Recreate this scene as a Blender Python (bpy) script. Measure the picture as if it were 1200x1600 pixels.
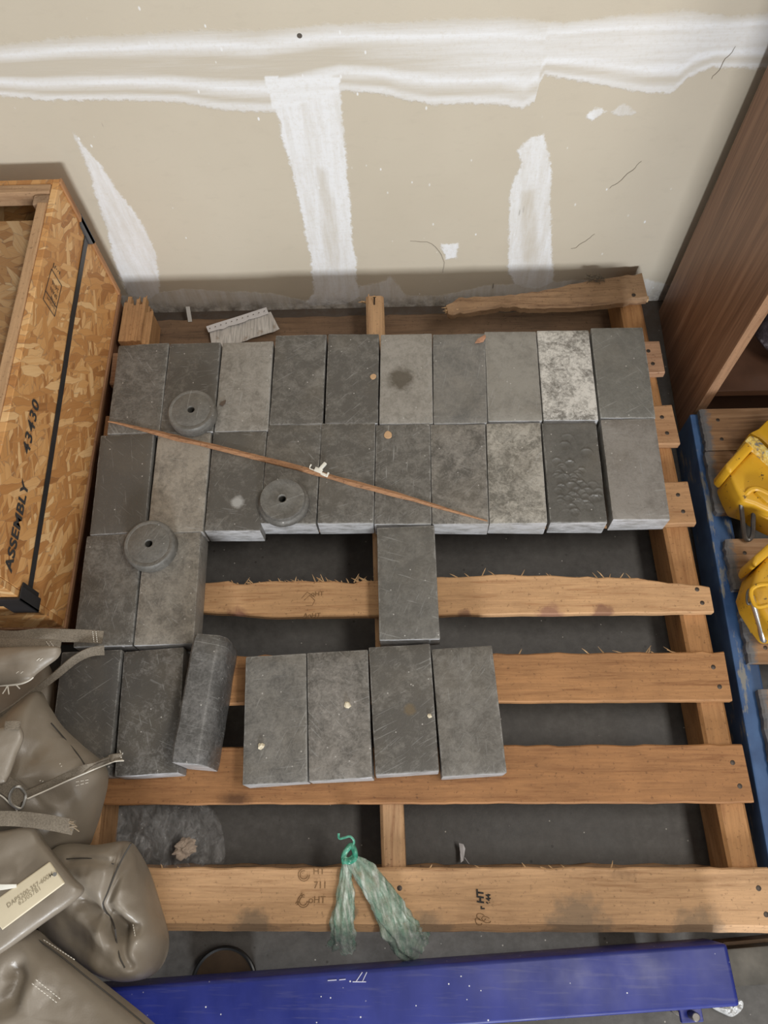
import bpy, bmesh, math, random
import numpy as np
from mathutils import Vector, Matrix, noise as mnoise

for o in list(bpy.data.objects):
    bpy.data.objects.remove(o, do_unlink=True)
scene = bpy.context.scene
COL = scene.collection
random.seed(7)

# ------------------------------------------------------------------ camera
CAM_LOC = Vector((0.0, 0.0, 1.4765))
F_PX = 1245.49
CAM_R = ((0.99931, -0.00040, -0.03713), (0.01520, 0.91682, 0.39903), (0.03388, -0.39930, 0.91620))  # right, up, back
cam_data = bpy.data.cameras.new('camera')
cam_data.sensor_fit = 'VERTICAL'
cam_data.sensor_height = 36.0
cam_data.lens = F_PX / 1600.0 * 36.0
cam_data.clip_start = 0.02
cam = bpy.data.objects.new('camera', cam_data)
COL.objects.link(cam)
m3 = Matrix(CAM_R).transposed()
cam.matrix_world = Matrix.Translation(CAM_LOC) @ m3.to_4x4()
scene.camera = cam

# ------------------------------------------------------------------ world, lights, exposure
world = bpy.data.worlds.new('World')
scene.world = world
world.use_nodes = True
bg = world.node_tree.nodes['Background']
bg.inputs[0].default_value = (1.0, 0.955, 0.90, 1)
bg.inputs[1].default_value = 0.285

ld = bpy.data.lights.new('doorway_daylight', 'AREA')
ld.shape = 'RECTANGLE'
ld.size = 1.0
ld.size_y = 0.6
ld.energy = 178
ld.color = (0.93, 0.965, 1.0)
lo = bpy.data.objects.new('doorway_daylight', ld)
COL.objects.link(lo)
lo.location = (0.6, -4.0, 1.50)
lo.rotation_euler = (Vector((0.0, 1.0, 0.2)) - Vector(lo.location)).to_track_quat('-Z', 'Y').to_euler()

cd = bpy.data.lights.new('ceiling_lamp', 'AREA')
cd.shape = 'RECTANGLE'
cd.size = 0.35
cd.size_y = 1.2
cd.energy = 30
cd.color = (1.0, 0.95, 0.88)
co_ = bpy.data.objects.new('ceiling_lamp', cd)
COL.objects.link(co_)
co_.location = (1.05, -0.1, 2.65)
co_.rotation_euler = (0, math.radians(18), 0)

scene.view_settings.view_transform = 'Standard'
scene.view_settings.look = 'None'
scene.view_settings.exposure = 0.0
scene.view_settings.gamma = 1.0
scene.view_settings.use_curve_mapping = False


# ------------------------------------------------------------------ points measured on the place
def ray(u, v):
    a, b = (u - 600) / F_PX, -(v - 800) / F_PX
    return Vector([a * CAM_R[0][i] + b * CAM_R[1][i] - CAM_R[2][i] for i in range(3)])


def at(u, v, z):
    d = ray(u, v)
    return CAM_LOC + d * ((z - CAM_LOC.z) / d.z)


def at_x(u, v, x):
    d = ray(u, v)
    return CAM_LOC + d * ((x - CAM_LOC.x) / d.x)


def at_y(u, v, y):
    d = ray(u, v)
    return CAM_LOC + d * ((y - CAM_LOC.y) / d.y)


# ------------------------------------------------------------------ object helpers
def link(name, me, parent=None, loc=None, rot=None):
    o = bpy.data.objects.new(name, me)
    COL.objects.link(o)
    if parent:
        o.parent = parent
    if loc is not None:
        o.location = loc
    if rot is not None:
        o.rotation_euler = rot
    return o


def tag(o, label=None, cat=None, group=None, kind=None):
    if label: o['label'] = label
    if cat: o['category'] = cat
    if group: o['group'] = group
    if kind: o['kind'] = kind
    return o


def empty(name, loc=(0, 0, 0), rz=0.0):
    return link(name, None, None, loc, (0, 0, rz))


class MB:
    def __init__(s):
        s.v = []; s.f = []

    def add(s, vs, fs):
        n = len(s.v)
        s.v += [tuple(p) for p in vs]
        s.f += [tuple(i + n for i in q) for q in fs]
        return s

    def box(s, x0, x1, y0, y1, z0, z1, m=None):
        vs = [Vector((x, y, z)) for z in (z0, z1) for y in (y0, y1) for x in (x0, x1)]
        if m is not None: vs = [m @ p for p in vs]
        return s.add(vs, [(0, 2, 3, 1), (4, 5, 7, 6), (0, 1, 5, 4), (1, 3, 7, 5), (3, 2, 6, 7), (2, 0, 4, 6)])

    def tube(s, pts, r, n=8, closed=False, caps=True):
        pts = [Vector(p) for p in pts]
        k = len(pts)
        rr = r if isinstance(r, (list, tuple)) else [r] * k
        up = None
        rings = []
        for i, p in enumerate(pts):
            if closed: t = pts[(i + 1) % k] - pts[i - 1]
            else: t = pts[min(i + 1, k - 1)] - pts[max(i - 1, 0)]
            t = t.normalized() if t.length > 1e-9 else Vector((0, 0, 1))
            if up is None:
                up = Vector((0, 0, 1)) if abs(t.z) < .9 else Vector((1, 0, 0))
            a = t.cross(up)
            if a.length < 1e-6: a = t.cross(Vector((1, 0, 0)))
            a.normalize(); b = a.cross(t).normalized(); up = b
            rings.append([p + (a * math.cos(q * 2 * math.pi / n) + b * math.sin(q * 2 * math.pi / n)) * rr[i] for q in range(n)])
        vs = [q for R in rings for q in R]
        fs = []
        for i in range(k if closed else k - 1):
            j = (i + 1) % k
            for q in range(n):
                fs.append((i * n + q, i * n + (q + 1) % n, j * n + (q + 1) % n, j * n + q))
        if caps and not closed:
            fs.append(tuple(range(n - 1, -1, -1)))
            fs.append(tuple((k - 1) * n + q for q in range(n)))
        return s.add(vs, fs)

    def prism(s, poly, z0, z1):
        k = len(poly)
        vs = [(p[0], p[1], z0 if not callable(z0) else z0(p)) for p in poly] + [(p[0], p[1], z1 if not callable(z1) else z1(p)) for p in poly]
        fs = [tuple(range(k - 1, -1, -1)), tuple(range(k, 2 * k))] + [(i, (i + 1) % k, k + (i + 1) % k, k + i) for i in range(k)]
        return s.add(vs, fs)

    def ribbon(s, pts, width, thick, side, n=24):
        """a strap: a flat band along a smooth line; side = direction(s) across the band"""
        P = spline([Vector(p) for p in pts], n)
        k = len(P)
        vs = []; fs = []
        for i, p in enumerate(P):
            t = (P[min(i + 1, k - 1)] - P[max(i - 1, 0)]).normalized()
            u = i / (k - 1)
            sd = side if isinstance(side, Vector) else side[0].lerp(side[1], u)
            w = width if not isinstance(width, (tuple, list)) else width[0] * (1 - u) + width[1] * u
            a = (sd - t * sd.dot(t)).normalized()
            b = t.cross(a).normalized()
            for (x, y) in ((-.5, -.5), (-.5, .5), (-.2, .62), (.2, .62), (.5, .5), (.5, -.5), (.2, -.38), (-.2, -.38)):
                vs.append(p + a * (x * w) + b * (y * thick))
        for i in range(k - 1):
            for q in range(8):
                fs.append((i * 8 + q, i * 8 + (q + 1) % 8, i * 8 + 8 + (q + 1) % 8, i * 8 + 8 + q))
        fs.append(tuple(range(7, -1, -1))); fs.append(tuple((k - 1) * 8 + q for q in range(8)))
        return s.add(vs, fs)

    def mesh(s, name, mat, smooth=False, bevel=0.0, seg=2, angle=35):
        me = bpy.data.meshes.new(name)
        me.from_pydata(s.v, [], s.f)
        bm = bmesh.new(); bm.from_mesh(me)
        bmesh.ops.recalc_face_normals(bm, faces=bm.faces)
        if bevel > 0:
            es = [e for e in bm.edges if len(e.link_faces) == 2 and e.calc_face_angle(0) > math.radians(angle)]
            bmesh.ops.bevel(bm, geom=es, offset=bevel, segments=seg, profile=.6, affect='EDGES', clamp_overlap=True)
        bm.to_mesh(me); bm.free()
        if smooth:
            for p in me.polygons: p.use_smooth = True
            if smooth != 'all':
                me.set_sharp_from_angle(angle=math.radians(40))
        if mat: me.materials.append(mat)
        return me

    def build(s, name, mat, parent=None, smooth=False, bevel=0.0, seg=2, loc=None, rot=None, angle=35):
        o = link(name, s.mesh(name, mat, smooth, bevel, seg, angle), parent, loc, rot)
        if name in ('splinter', 'stitching', 'frayed_edge', 'punch_hole', 'scratch'): o['kind'] = 'stuff'
        return o


def spline(P, n, closed=False):
    k = len(P); out = []
    segs = k if closed else k - 1
    total = n
    for i in range(segs):
        if closed: a, b, c, d = P[i - 1], P[i], P[(i + 1) % k], P[(i + 2) % k]
        else: a, b, c, d = P[max(i - 1, 0)], P[i], P[i + 1], P[min(i + 2, k - 1)]
        m = max(2, total // segs)
        for j in range(m):
            t = j / m
            out.append(.5 * ((2 * b) + (c - a) * t + (2 * a - 5 * b + 4 * c - d) * t * t + (3 * b - a - 3 * c + d) * t ** 3))
    if not closed: out.append(P[-1].copy())
    return out


def fbm(x, y, z, s, o=4):
    return mnoise.fractal(Vector((x * s, y * s, z * s)), 1.0, 2.0, o)


# ------------------------------------------------------------------ material helpers
class Mat:
    def __init__(s, name, rough=.6, metal=0.0):
        s.m = bpy.data.materials.new(name); s.m.use_nodes = True
        s.nt = s.m.node_tree
        s.b = s.nt.nodes['Principled BSDF']
        s.b.inputs['Roughness'].default_value = rough
        s.b.inputs['Metallic'].default_value = metal
        s.tc = s.nt.nodes.new('ShaderNodeTexCoord')

    def set(s, inp, val):
        if hasattr(val, 'is_linked') or isinstance(val, bpy.types.NodeSocket): s.nt.links.new(val, s.b.inputs[inp])
        else: s.b.inputs[inp].default_value = val

    def L(s, a, b):
        if isinstance(a, bpy.types.NodeSocket): s.nt.links.new(a, b)
        else: b.default_value = a

    def co(s, loc=(0, 0, 0), rot=(0, 0, 0), scale=(1, 1, 1), src=None):
        n = s.nt.nodes.new('ShaderNodeMapping')
        n.inputs['Location'].default_value = loc; n.inputs['Rotation'].default_value = rot; n.inputs['Scale'].default_value = scale
        s.nt.links.new(src or s.tc.outputs['Object'], n.inputs['Vector'])
        return n.outputs[0]

    def noise(s, co, scale, detail=4, rough=.55, dist=0.0, color=False):
        n = s.nt.nodes.new('ShaderNodeTexNoise')
        s.L(co, n.inputs['Vector'])
        n.inputs['Scale'].default_value = scale; n.inputs['Detail'].default_value = detail
        n.inputs['Roughness'].default_value = rough; n.inputs['Distortion'].default_value = dist
        return n.outputs['Color'] if color else n.outputs['Fac']

    def voro(s, co, scale, out='Distance', feature='F1', rnd=1.0):
        n = s.nt.nodes.new('ShaderNodeTexVoronoi'); n.feature = feature
        s.L(co, n.inputs['Vector']); n.inputs['Scale'].default_value = scale
        n.inputs['Randomness'].default_value = rnd
        return n.outputs[out]

    def ramp(s, fac, stops, interp='LINEAR'):
        n = s.nt.nodes.new('ShaderNodeValToRGB'); n.color_ramp.interpolation = interp
        e = n.color_ramp.elements
        while len(e) < len(stops): e.new(.5)
        for i, (p, c) in enumerate(stops):
            e[i].position = p
            e[i].color = (c, c, c, 1) if isinstance(c, (int, float)) else (c[0], c[1], c[2], 1)
        s.L(fac, n.inputs[0])
        return n.outputs[0]

    def mix(s, fac, a, b, mode='MIX'):
        n = s.nt.nodes.new('ShaderNodeMix'); n.data_type = 'RGBA'; n.blend_type = mode
        s.L(fac, n.inputs[0])
        for v, i in ((a, 6), (b, 7)):
            if isinstance(v, bpy.types.NodeSocket): s.nt.links.new(v, n.inputs[i])
            else: n.inputs[i].default_value = (v[0], v[1], v[2], 1)
        return n.outputs[2]

    def math(s, op, a, b=0.0, c=None, clamp=False):
        n = s.nt.nodes.new('ShaderNodeMath'); n.operation = op; n.use_clamp = clamp
        s.L(a, n.inputs[0]); s.L(b, n.inputs[1])
        if c is not None: s.L(c, n.inputs[2])
        return n.outputs[0]

    def attr(s, name):
        n = s.nt.nodes.new('ShaderNodeAttribute'); n.attribute_name = name
        return n.outputs['Fac']

    def dist(s, co, p):
        n = s.nt.nodes.new('ShaderNodeVectorMath'); n.operation = 'DISTANCE'
        s.L(co, n.inputs[0]); n.inputs[1].default_value = p
        return n.outputs['Value']

    def bump(s, h, strength=.3, d=.002):
        n = s.nt.nodes.new('ShaderNodeBump')
        n.inputs['Strength'].default_value = strength; n.inputs['Distance'].default_value = d
        s.L(h, n.inputs['Height']); s.nt.links.new(n.outputs[0], s.b.inputs['Normal'])


def plain(name, col, rough=.6, metal=0.0, var=.15, scale=40, bump=.1):
    M = Mat(name, rough, metal)
    n = M.noise(M.co(), scale, 5)
    M.set('Base Color', M.ramp(n, [(.25, [c * (1 - var) for c in col]), (.75, [min(1, c * (1 + var)) for c in col])]))
    if bump: M.bump(n, bump, .001)
    return M.m


def wood(name, axis, base, dark, seed=0, stain=.35, gstain=None, rough=.72, fine=1.0):
    """sawn softwood, grain along axis 0/1/2"""
    base = (base[0], base[1] * .965, base[2] * 1.06); dark = (dark[0], dark[1] * .965, dark[2] * 1.06)
    M = Mat(name, rough)
    sc = [26.0 * fine] * 3; sc[axis] = 1.6
    co = M.co((seed * 1.7, seed * 2.3, seed * .9), scale=sc)
    g = M.noise(co, 3.0, 6, .6, 1.2)
    g2 = M.noise(co, 11.0, 4, .6, .4)
    gg = M.math('ADD', M.math('MULTIPLY', g, .65), M.math('MULTIPLY', g2, .35))
    c = M.ramp(gg, [(.36, dark), (.47, [b * .82 for b in base]), (.62, base)])
    big = M.noise(M.co((seed * 3.1, seed, 0)), 9, 5, .6)
    c = M.mix(M.ramp(big, [(.42, 0), (.72, stain)]), c, [d * .55 for d in dark])
    sp = M.noise(M.co((seed, 0, seed)), 170, 3, .7)
    c = M.mix(M.ramp(sp, [(.60, 0), (.70, .6)]), c, [d * .4 for d in dark])
    fib = M.noise(M.co((0, seed, 0), scale=[(60 if i == axis else 420) for i in range(3)]), 1, 3)
    c = M.mix(M.ramp(fib, [(.55, 0), (.8, .28)]), c, [min(1, b * 1.35) for b in base])
    ks = [9.0] * 3; ks[axis] = 3.6
    kn = M.voro(M.co((seed * 1.9, seed * .7, 3.1), scale=ks), 1.0)
    kr = M.noise(M.co((seed, 0, 0)), 150, 3)
    kd = M.math('ADD', kn, M.math('MULTIPLY', M.math('SUBTRACT', kr, .5), .06))
    c = M.mix(M.ramp(kd, [(.045, .85), (.075, .5), (.13, 0)]), c, [d * .38 for d in dark])
    if gstain:
        for (p, r, colr, st) in gstain:
            d = M.dist(M.co((p[0] * -1, p[1] * -1, 0), scale=(1, 1, 0)), (0, 0, 0))
            d = M.math('ADD', d, M.math('MULTIPLY', M.noise(M.co(), 60, 4), r * .9))
            c = M.mix(M.ramp(M.math('DIVIDE', d, r * 2), [(.45, st), (.62, 0)]), c, colr)
    M.set('Base Color', c)
    M.bump(M.math('ADD', gg, M.math('MULTIPLY', sp, .5)), .35, .0015)
    return M.m


PINE = (.50, .285, .125); PINE_D = (.25, .12, .043)
PALE = (.60, .37, .18); PALE_D = (.34, .18, .075)

# ------------------------------------------------------------------ structure: rear wall with taped and mudded joints
WY = 1.152


def wall_pts(L): return np.array([(lambda p: (p.x, p.z))(at_y(u, v, WY)) for u, v in L])


BAND_T = wall_pts([(-60, 76), (0, 70), (100, 59), (210, 54), (320, 45), (400, 48), (500, 38), (600, 35), (700, 30), (800, 27), (880, 35), (975, 22), (1080, 15), (1140, 26), (1200, 20), (1300, 10)])
BAND_B = wall_pts([(-60, 150), (0, 150), (75, 157), (200, 157), (280, 160), (350, 172), (425, 176), (535, 142), (600, 147), (625, 155), (675, 163), (775, 163), (815, 170), (838, 158), (841, 134), (850, 118), (875, 122), (950, 135), (1010, 145), (1050, 145), (1075, 122), (1110, 105), (1200, 107), (1300, 100)])
CREAM = [wall_pts([(496, 262), (512, 268), (524, 330), (536, 400), (530, 425), (512, 420), (506, 360), (498, 300)]), wall_pts([(815, 300), (836, 296), (842, 380), (838, 420), (822, 425), (814, 370)])]
POLYS = [
    (wall_pts([(412, 120), (530, 120), (535, 180), (543, 270), (548, 320), (550, 380), (558, 410), (556, 440), (565, 460), (556, 486), (460, 486), (490, 460), (488, 430), (485, 400), (478, 370), (468, 320), (458, 270), (440, 215), (438, 195), (425, 165)]), .95),
    (wall_pts([(800, 290), (815, 255), (808, 235), (830, 215), (848, 210), (855, 230), (862, 270), (860, 310), (862, 400), (866, 430), (862, 445), (848, 462), (812, 455), (793, 425), (795, 380), (796, 310)]), .82),
    (wall_pts([(113, 205), (130, 228), (155, 255), (185, 300), (205, 325), (225, 355), (245, 400), (249, 440), (249, 482), (200, 462), (180, 415), (165, 350), (150, 310), (140, 270)]), .85),
    (wall_pts([(690, 382), (718, 380), (712, 403), (696, 405)]), .9),
    (wall_pts([(913, 180), (930, 168), (947, 173), (925, 188)]), .9),
    (wall_pts([(955, 176), (975, 163), (996, 176), (985, 180), (965, 181)]), .5),
    (wall_pts([(190, 462), (290, 452), (420, 458), (480, 470), (560, 462), (690, 462), (760, 446), (900, 438), (1010, 436), (1060, 450), (1040, 500), (190, 500)]), .42),
    (wall_pts([(640, 470), (610, 430), (600, 440), (560, 448), (560, 490), (640, 490)]), .55),
]


def sdf(px, pz, poly):
    n = len(poly); d = np.full(px.shape, 1e9); ins = np.zeros(px.shape, bool)
    for i in range(n):
        ax, az = poly[i]; bx, bz = poly[(i + 1) % n]
        ex, ez = bx - ax, bz - az
        t = np.clip(((px - ax) * ex + (pz - az) * ez) / (ex * ex + ez * ez + 1e-12), 0, 1)
        d = np.minimum(d, np.hypot(px - ax - t * ex, pz - az - t * ez))
        c = ((az > pz) != (bz > pz)) & (px < (bx - ax) * (pz - az) / (bz - az + 1e-12) + ax)
        ins ^= c
    return np.where(ins, d, -d)


def make_wall():
    x0, x1, z0, z1, st = -.86, .74, 0.0, .80, .0032
    nx = int((x1 - x0) / st) + 1; nz = int((z1 - z0) / st) + 1
    X, Zc = np.meshgrid(np.linspace(x0, x1, nx), np.linspace(z0, z1, nz))
    px, pz = X.ravel(), Zc.ravel()
    yt = np.interp(px, BAND_T[:, 0], BAND_T[:, 1]); yb = np.interp(px, BAND_B[:, 0], BAND_B[:, 1])
    edge = np.minimum(yt - pz, pz - yb)
    t = np.clip((yt - pz) / np.maximum(yt - yb, 1e-4), 0, 1)
    zabs = yt - pz
    h = .075
    prof = np.interp(t, [0, .08, .18, .28, .36, .55, .62, .70, .78, .85, .93, 1.0], [.1, .45, .95, .35, -.15, -.1, .6, 1.0, .4, .0, .75, .55])
    right = np.clip((px + .1) / .25, 0, 1)
    prof = np.maximum(prof, right * np.interp(t, [0, .15, .3, .58, .68, .8, 1], [.05, .45, .7, .6, .95, .15, .6]))
    mud = np.full(px.shape, -.05); inten = np.zeros(px.shape)
    mud = edge.copy(); inten = prof.copy()
    for poly, iv in POLYS:
        d = sdf(px, pz, poly)
        sel = d > np.maximum(mud, -.006)
        sel2 = (d > 0)
        v = np.full(px.shape, iv)
        inten = np.where(sel2 & (edge > 0), np.maximum(inten, v), np.where((d > mud), v, inten))
        mud = np.maximum(mud, d)
    for poly in CREAM:
        d = sdf(px, pz, poly)
        inten = inten - np.clip((d + .006) / .012, 0, 1) * .38
    mud = np.clip(mud, -.04, .04)
    vs = np.stack([px, np.full(px.shape, WY), pz], 1)
    i = np.arange(nx - 1)[None, :] + (np.arange(nz - 1) * nx)[:, None]
    i = i.ravel()
    fs = np.stack([i, i + 1, i + 1 + nx, i + nx], 1)
    n0 = len(vs)
    X0, X1, Z1 = -3.2, 3.2, 2.7
    ext = np.array([[X0, WY, 0], [x0, WY, 0], [x0, WY, z1], [X0, WY, z1], [X0, WY, Z1], [x0, WY, Z1], [x1, WY, Z1], [x1, WY, z1], [x1, WY, 0], [X1, WY, 0], [X1, WY, z1], [X1, WY, Z1]])
    fe = np.array([[0, 1, 2, 3], [3, 2, 5, 4], [2, 7, 6, 5], [8, 9, 10, 7], [7, 10, 11, 6]]) + n0
    back = ext[[0, 9, 11, 4]] + np.array([0, .12, 0])
    vs = np.concatenate([vs, ext, back]); nb = n0 + len(ext)
    fb = np.array([[nb + 1, nb, nb + 3, nb + 2], [nb, n0, n0 + 4, nb + 3], [n0 + 9, nb + 1, nb + 2, n0 + 11], [n0 + 4, n0 + 11, nb + 2, nb + 3]])
    me = bpy.data.meshes.new('wall_rear')
    me.from_pydata(vs.tolist(), [], np.concatenate([fs, fe, fb]).tolist())
    pad = len(ext) + 4
    for nm, arr, fill in (('mud', mud, -.04), ('white', inten, 0.0), ('band', np.clip(edge * 200 + .5, 0, 1), 0.0)):
        a = me.attributes.new(nm, 'FLOAT', 'POINT')
        a.data.foreach_set('value', np.concatenate([arr, np.full(pad, fill)]).astype(np.float32))
    return me


W = Mat('painted_drywall', .75)
co = W.co()
c0 = W.noise(co, 2.2, 4)
wall_c = W.ramp(c0, [(.3, (.575, .51, .40)), (.7, (.64, .575, .46))])
wall_c = W.mix(W.ramp(W.noise(W.co(scale=(1, 1, 2.2)), 26, 6, .65), [(.55, 0), (.8, .22)]), wall_c, (.44, .39, .31))
ragged = W.math('MULTIPLY', W.math('SUBTRACT', W.noise(co, 95, 5, .7), .5), .020)
streak = W.noise(W.co(scale=(2.2, 1, 34)), 3, 5, .6)
streakv = W.noise(W.co(scale=(30, 1, 3.5)), 3, 5, .6)
e = W.math('ADD', W.attr('mud'), ragged)
mask = W.math('MULTIPLY', W.math('ADD', e, .002), 230, clamp=True)
bandm = W.attr('band')
inten = W.math('ADD', W.attr('white'), W.math('MULTIPLY', W.math('MULTIPLY', W.math('SUBTRACT', streak, .5), .8), bandm))
inten = W.math('ADD', inten, W.math('MULTIPLY', W.math('MULTIPLY', W.math('SUBTRACT', streakv, .55), 1.3), W.math('SUBTRACT', 1, bandm)), clamp=True)
cream = W.mix(inten, (.60, .545, .45), (.86, .865, .87))
thin = W.ramp(W.noise(co, 160, 4, .7), [(.3, .75), (.5, 1.0)])
wall_c = W.mix(W.math('MULTIPLY', mask, thin), wall_c, cream)
# small flecks, scuffs and splashes of their own shape
fl = W.voro(W.co(scale=(1, 1, .5)), 34)
sel = W.ramp(W.noise(W.co((3, 1, 8)), 5, 2), [(.44, 0), (.52, 1)])
wall_c = W.mix(W.math('MULTIPLY', W.ramp(fl, [(.045, 1), (.075, 0)]), sel), wall_c, (.86, .86, .85))
sc = W.voro(W.co((4, 0, 2), (0, .7, 0), (1, 1, .16)), 30)
wall_c = W.mix(W.math('MULTIPLY', W.ramp(sc, [(.035, .75), (.055, 0)]), W.ramp(W.noise(W.co((9, 3, 1)), 4, 2), [(.52, 0), (.58, 1)])), wall_c, (.12, .10, .085))
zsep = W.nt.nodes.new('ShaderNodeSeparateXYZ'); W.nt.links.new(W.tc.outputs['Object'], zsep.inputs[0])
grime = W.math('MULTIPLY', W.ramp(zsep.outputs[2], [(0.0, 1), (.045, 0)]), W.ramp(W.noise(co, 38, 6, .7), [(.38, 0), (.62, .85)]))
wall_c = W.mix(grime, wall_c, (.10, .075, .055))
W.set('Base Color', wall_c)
W.bump(W.math('ADD', W.math('MULTIPLY', mask, W.math('ADD', .6, streak)), W.math('MULTIPLY', W.noise(co, 300, 3), .3)), .35, .0015)
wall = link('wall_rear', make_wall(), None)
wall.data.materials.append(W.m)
tag(wall, 'beige drywall with white taped and mudded joints', None, kind='structure')

MB_dark = plain('dark_crack', (.10, .085, .07), .9)
crack_m = plain('hairline_crack', (.27, .23, .18), .9)
for L in ([(1150, 73), (1143, 82), (1133, 92), (1126, 104), (1119, 114), (1113, 124)], [(1003, 252), (993, 262), (976, 276), (960, 288), (952, 294)], [(930, 365), (918, 374), (902, 385), (892, 388)], [(640, 378), (668, 378), (686, 392), (694, 410), (692, 426)]):
    mb = MB()
    P = spline([at_y(u, v, WY - .0006) for u, v in L], 14)
    P = [p + Vector((fbm(p.x, 0, p.z, 60) * .003, 0, fbm(p.z, 3, p.x, 60) * .003)) for p in P]
    mb.tube(P, [.0006 * (.4 + .6 * math.sin(math.pi * (i + .5) / len(P))) for i in range(len(P))], 5)
    mb.build('crack', crack_m, wall)
hole = MB(); p = at_y(468, 56, WY - .0004); hole.tube([p, p + Vector((0, .002, 0))], .0042, 10); hole.build('screw_hole', MB_dark, wall)

# floor: concrete slab
Fm = Mat('concrete', .62)
co = Fm.co()
n1 = Fm.noise(co, 3.5, 6, .6); n2 = Fm.noise(co, 60, 5, .7)
fc = Fm.ramp(Fm.math('ADD', Fm.math('MULTIPLY', n1, .7), Fm.math('MULTIPLY', n2, .3)), [(.36, (.060, .055, .050)), (.52, (.105, .098, .090)), (.66, (.165, .157, .147))])
dust = Fm.voro(Fm.co((1, 5, 0)), 42)
fc = Fm.mix(Fm.ramp(dust, [(.035, .9), (.06, 0)]), fc, (.5, .47, .42))
fc = Fm.mix(Fm.ramp(Fm.voro(Fm.co((8, 2, 0)), 27), [(.05, .85), (.08, 0)]), fc, (.05, .045, .04))
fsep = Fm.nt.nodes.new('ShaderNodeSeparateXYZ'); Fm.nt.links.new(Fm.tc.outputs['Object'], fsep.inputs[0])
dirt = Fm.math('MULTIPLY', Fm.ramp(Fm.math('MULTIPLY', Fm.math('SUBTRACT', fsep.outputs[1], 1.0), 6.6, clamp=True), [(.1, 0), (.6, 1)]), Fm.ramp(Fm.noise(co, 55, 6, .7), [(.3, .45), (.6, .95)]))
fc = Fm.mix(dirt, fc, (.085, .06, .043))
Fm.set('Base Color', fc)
Fm.set('Roughness', Fm.ramp(n1, [(.3, .45), (.7, .75)]))
Fm.bump(n2, .25, .002)
fl_mb = MB().box(-3.2, 3.2, -5.0, WY + .12, -.1, 0.0)
floor = fl_mb.build('floor', Fm.m)
tag(floor, 'dark grey dusty concrete floor', None, kind='structure')

# ------------------------------------------------------------------ the pallet
DECK = .125; TH = .018
pal = tag(empty('wooden_pallet', (0, 0, 0)), 'worn pine pallet lying in front of the wall, carrying the grey metal bricks', 'pallet')


def xr(y): return .535 - .034 * y
def xl(y): return -.575 - .034 * y
def sx_r(y): return .506 - .038 * y
def sx_m(y): return -.036 - .0314 * y
def sx_l(y): return -.533 - .040 * y


nail_mat = plain('nail_head', (.07, .055, .045), .5, .6)
nail_mesh = MB().tube([(0, 0, -.004), (0, 0, -.0002), (0, 0, .0003)], [.0042, .0042, .003], 10).mesh('nail', nail_mat, True)


def nail(parent, x, y, z):
    o = link('nail', nail_mesh, parent, (x, y, z - .0003), (random.uniform(-.05, .05), random.uniform(-.05, .05), 0))
    return o


def plank(name, mat, parent, x0, x1, y0, y1, z0, z1, far=.0012, near=.0008, seed=0, n=64, farf=None, nearf=None, endj=.002, top_near=0.0):
    """deck board along x with worn, uneven long edges (far = wall side)"""
    vs = []; fs = []
    random.seed(seed)
    for i in range(n + 1):
        u = i / n; x = x0(u) if callable(x0) else x0 + (x1 - x0) * u
        fy = y1 + fbm(x, seed, 0, 22, 4) * far * 2 + fbm(x, seed, 5, 130, 3) * far * .9 + (farf(x) if farf else 0)
        ny = y0 + fbm(x, seed + 9, 0, 18, 4) * near * 2 + (nearf(x) if nearf else 0)
        b = .0022; tz = z1 - abs(fbm(x, seed + 3, 0, 6, 2)) * .0008
        ring = [(ny, z0 + b), (ny, tz - b - top_near), (ny + b + top_near * .9, tz), (fy - b, tz), (fy, tz - b), (fy + fbm(x, seed, 8, 90, 3) * far, z0 + b), (fy - b, z0), (ny + b, z0)]
        e = 0
        for (y, z) in ring:
            xx = x
            if i == 0: xx += fbm(y, z, seed, 70, 3) * endj
            if i == n: xx += fbm(y, z, seed + 4, 70, 3) * endj
            skew = (-.034 * (y - (y0 + y1) / 2))
            vs.append((xx + skew, y, z))
    for i in range(n):
        for q in range(8):
            fs.append((i * 8 + q, i * 8 + (q + 1) % 8, i * 8 + 8 + (q + 1) % 8, i * 8 + 8 + q))
    fs.append(tuple(range(7, -1, -1))); fs.append(tuple(n * 8 + q for q in range(8)))
    return MB().add(vs, fs).build(name, mat, parent, True)


def splinters(parent, mat, xs, yf, z, L=(.01, .03), seed=0):
    random.seed(seed)
    mb = MB()
    for x in xs:
        y = yf(x); l = random.uniform(*L); a = random.choice((-1, 1)) * random.uniform(.25, .7) + math.pi / 2
        if random.random() < .5: a = random.uniform(2.3, 2.85)
        d = Vector((math.cos(a), math.sin(a), random.uniform(-.15, .35)))
        p = Vector((x, y - .002, z + random.uniform(-.012, -.001)))
        mb.tube([p, p + d * l * .6, p + d * l + Vector((0, 0, random.uniform(-.004, .004)))], [.0012, .0009, .0002], 4)
    return mb.build('splinter', mat, parent)


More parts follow.
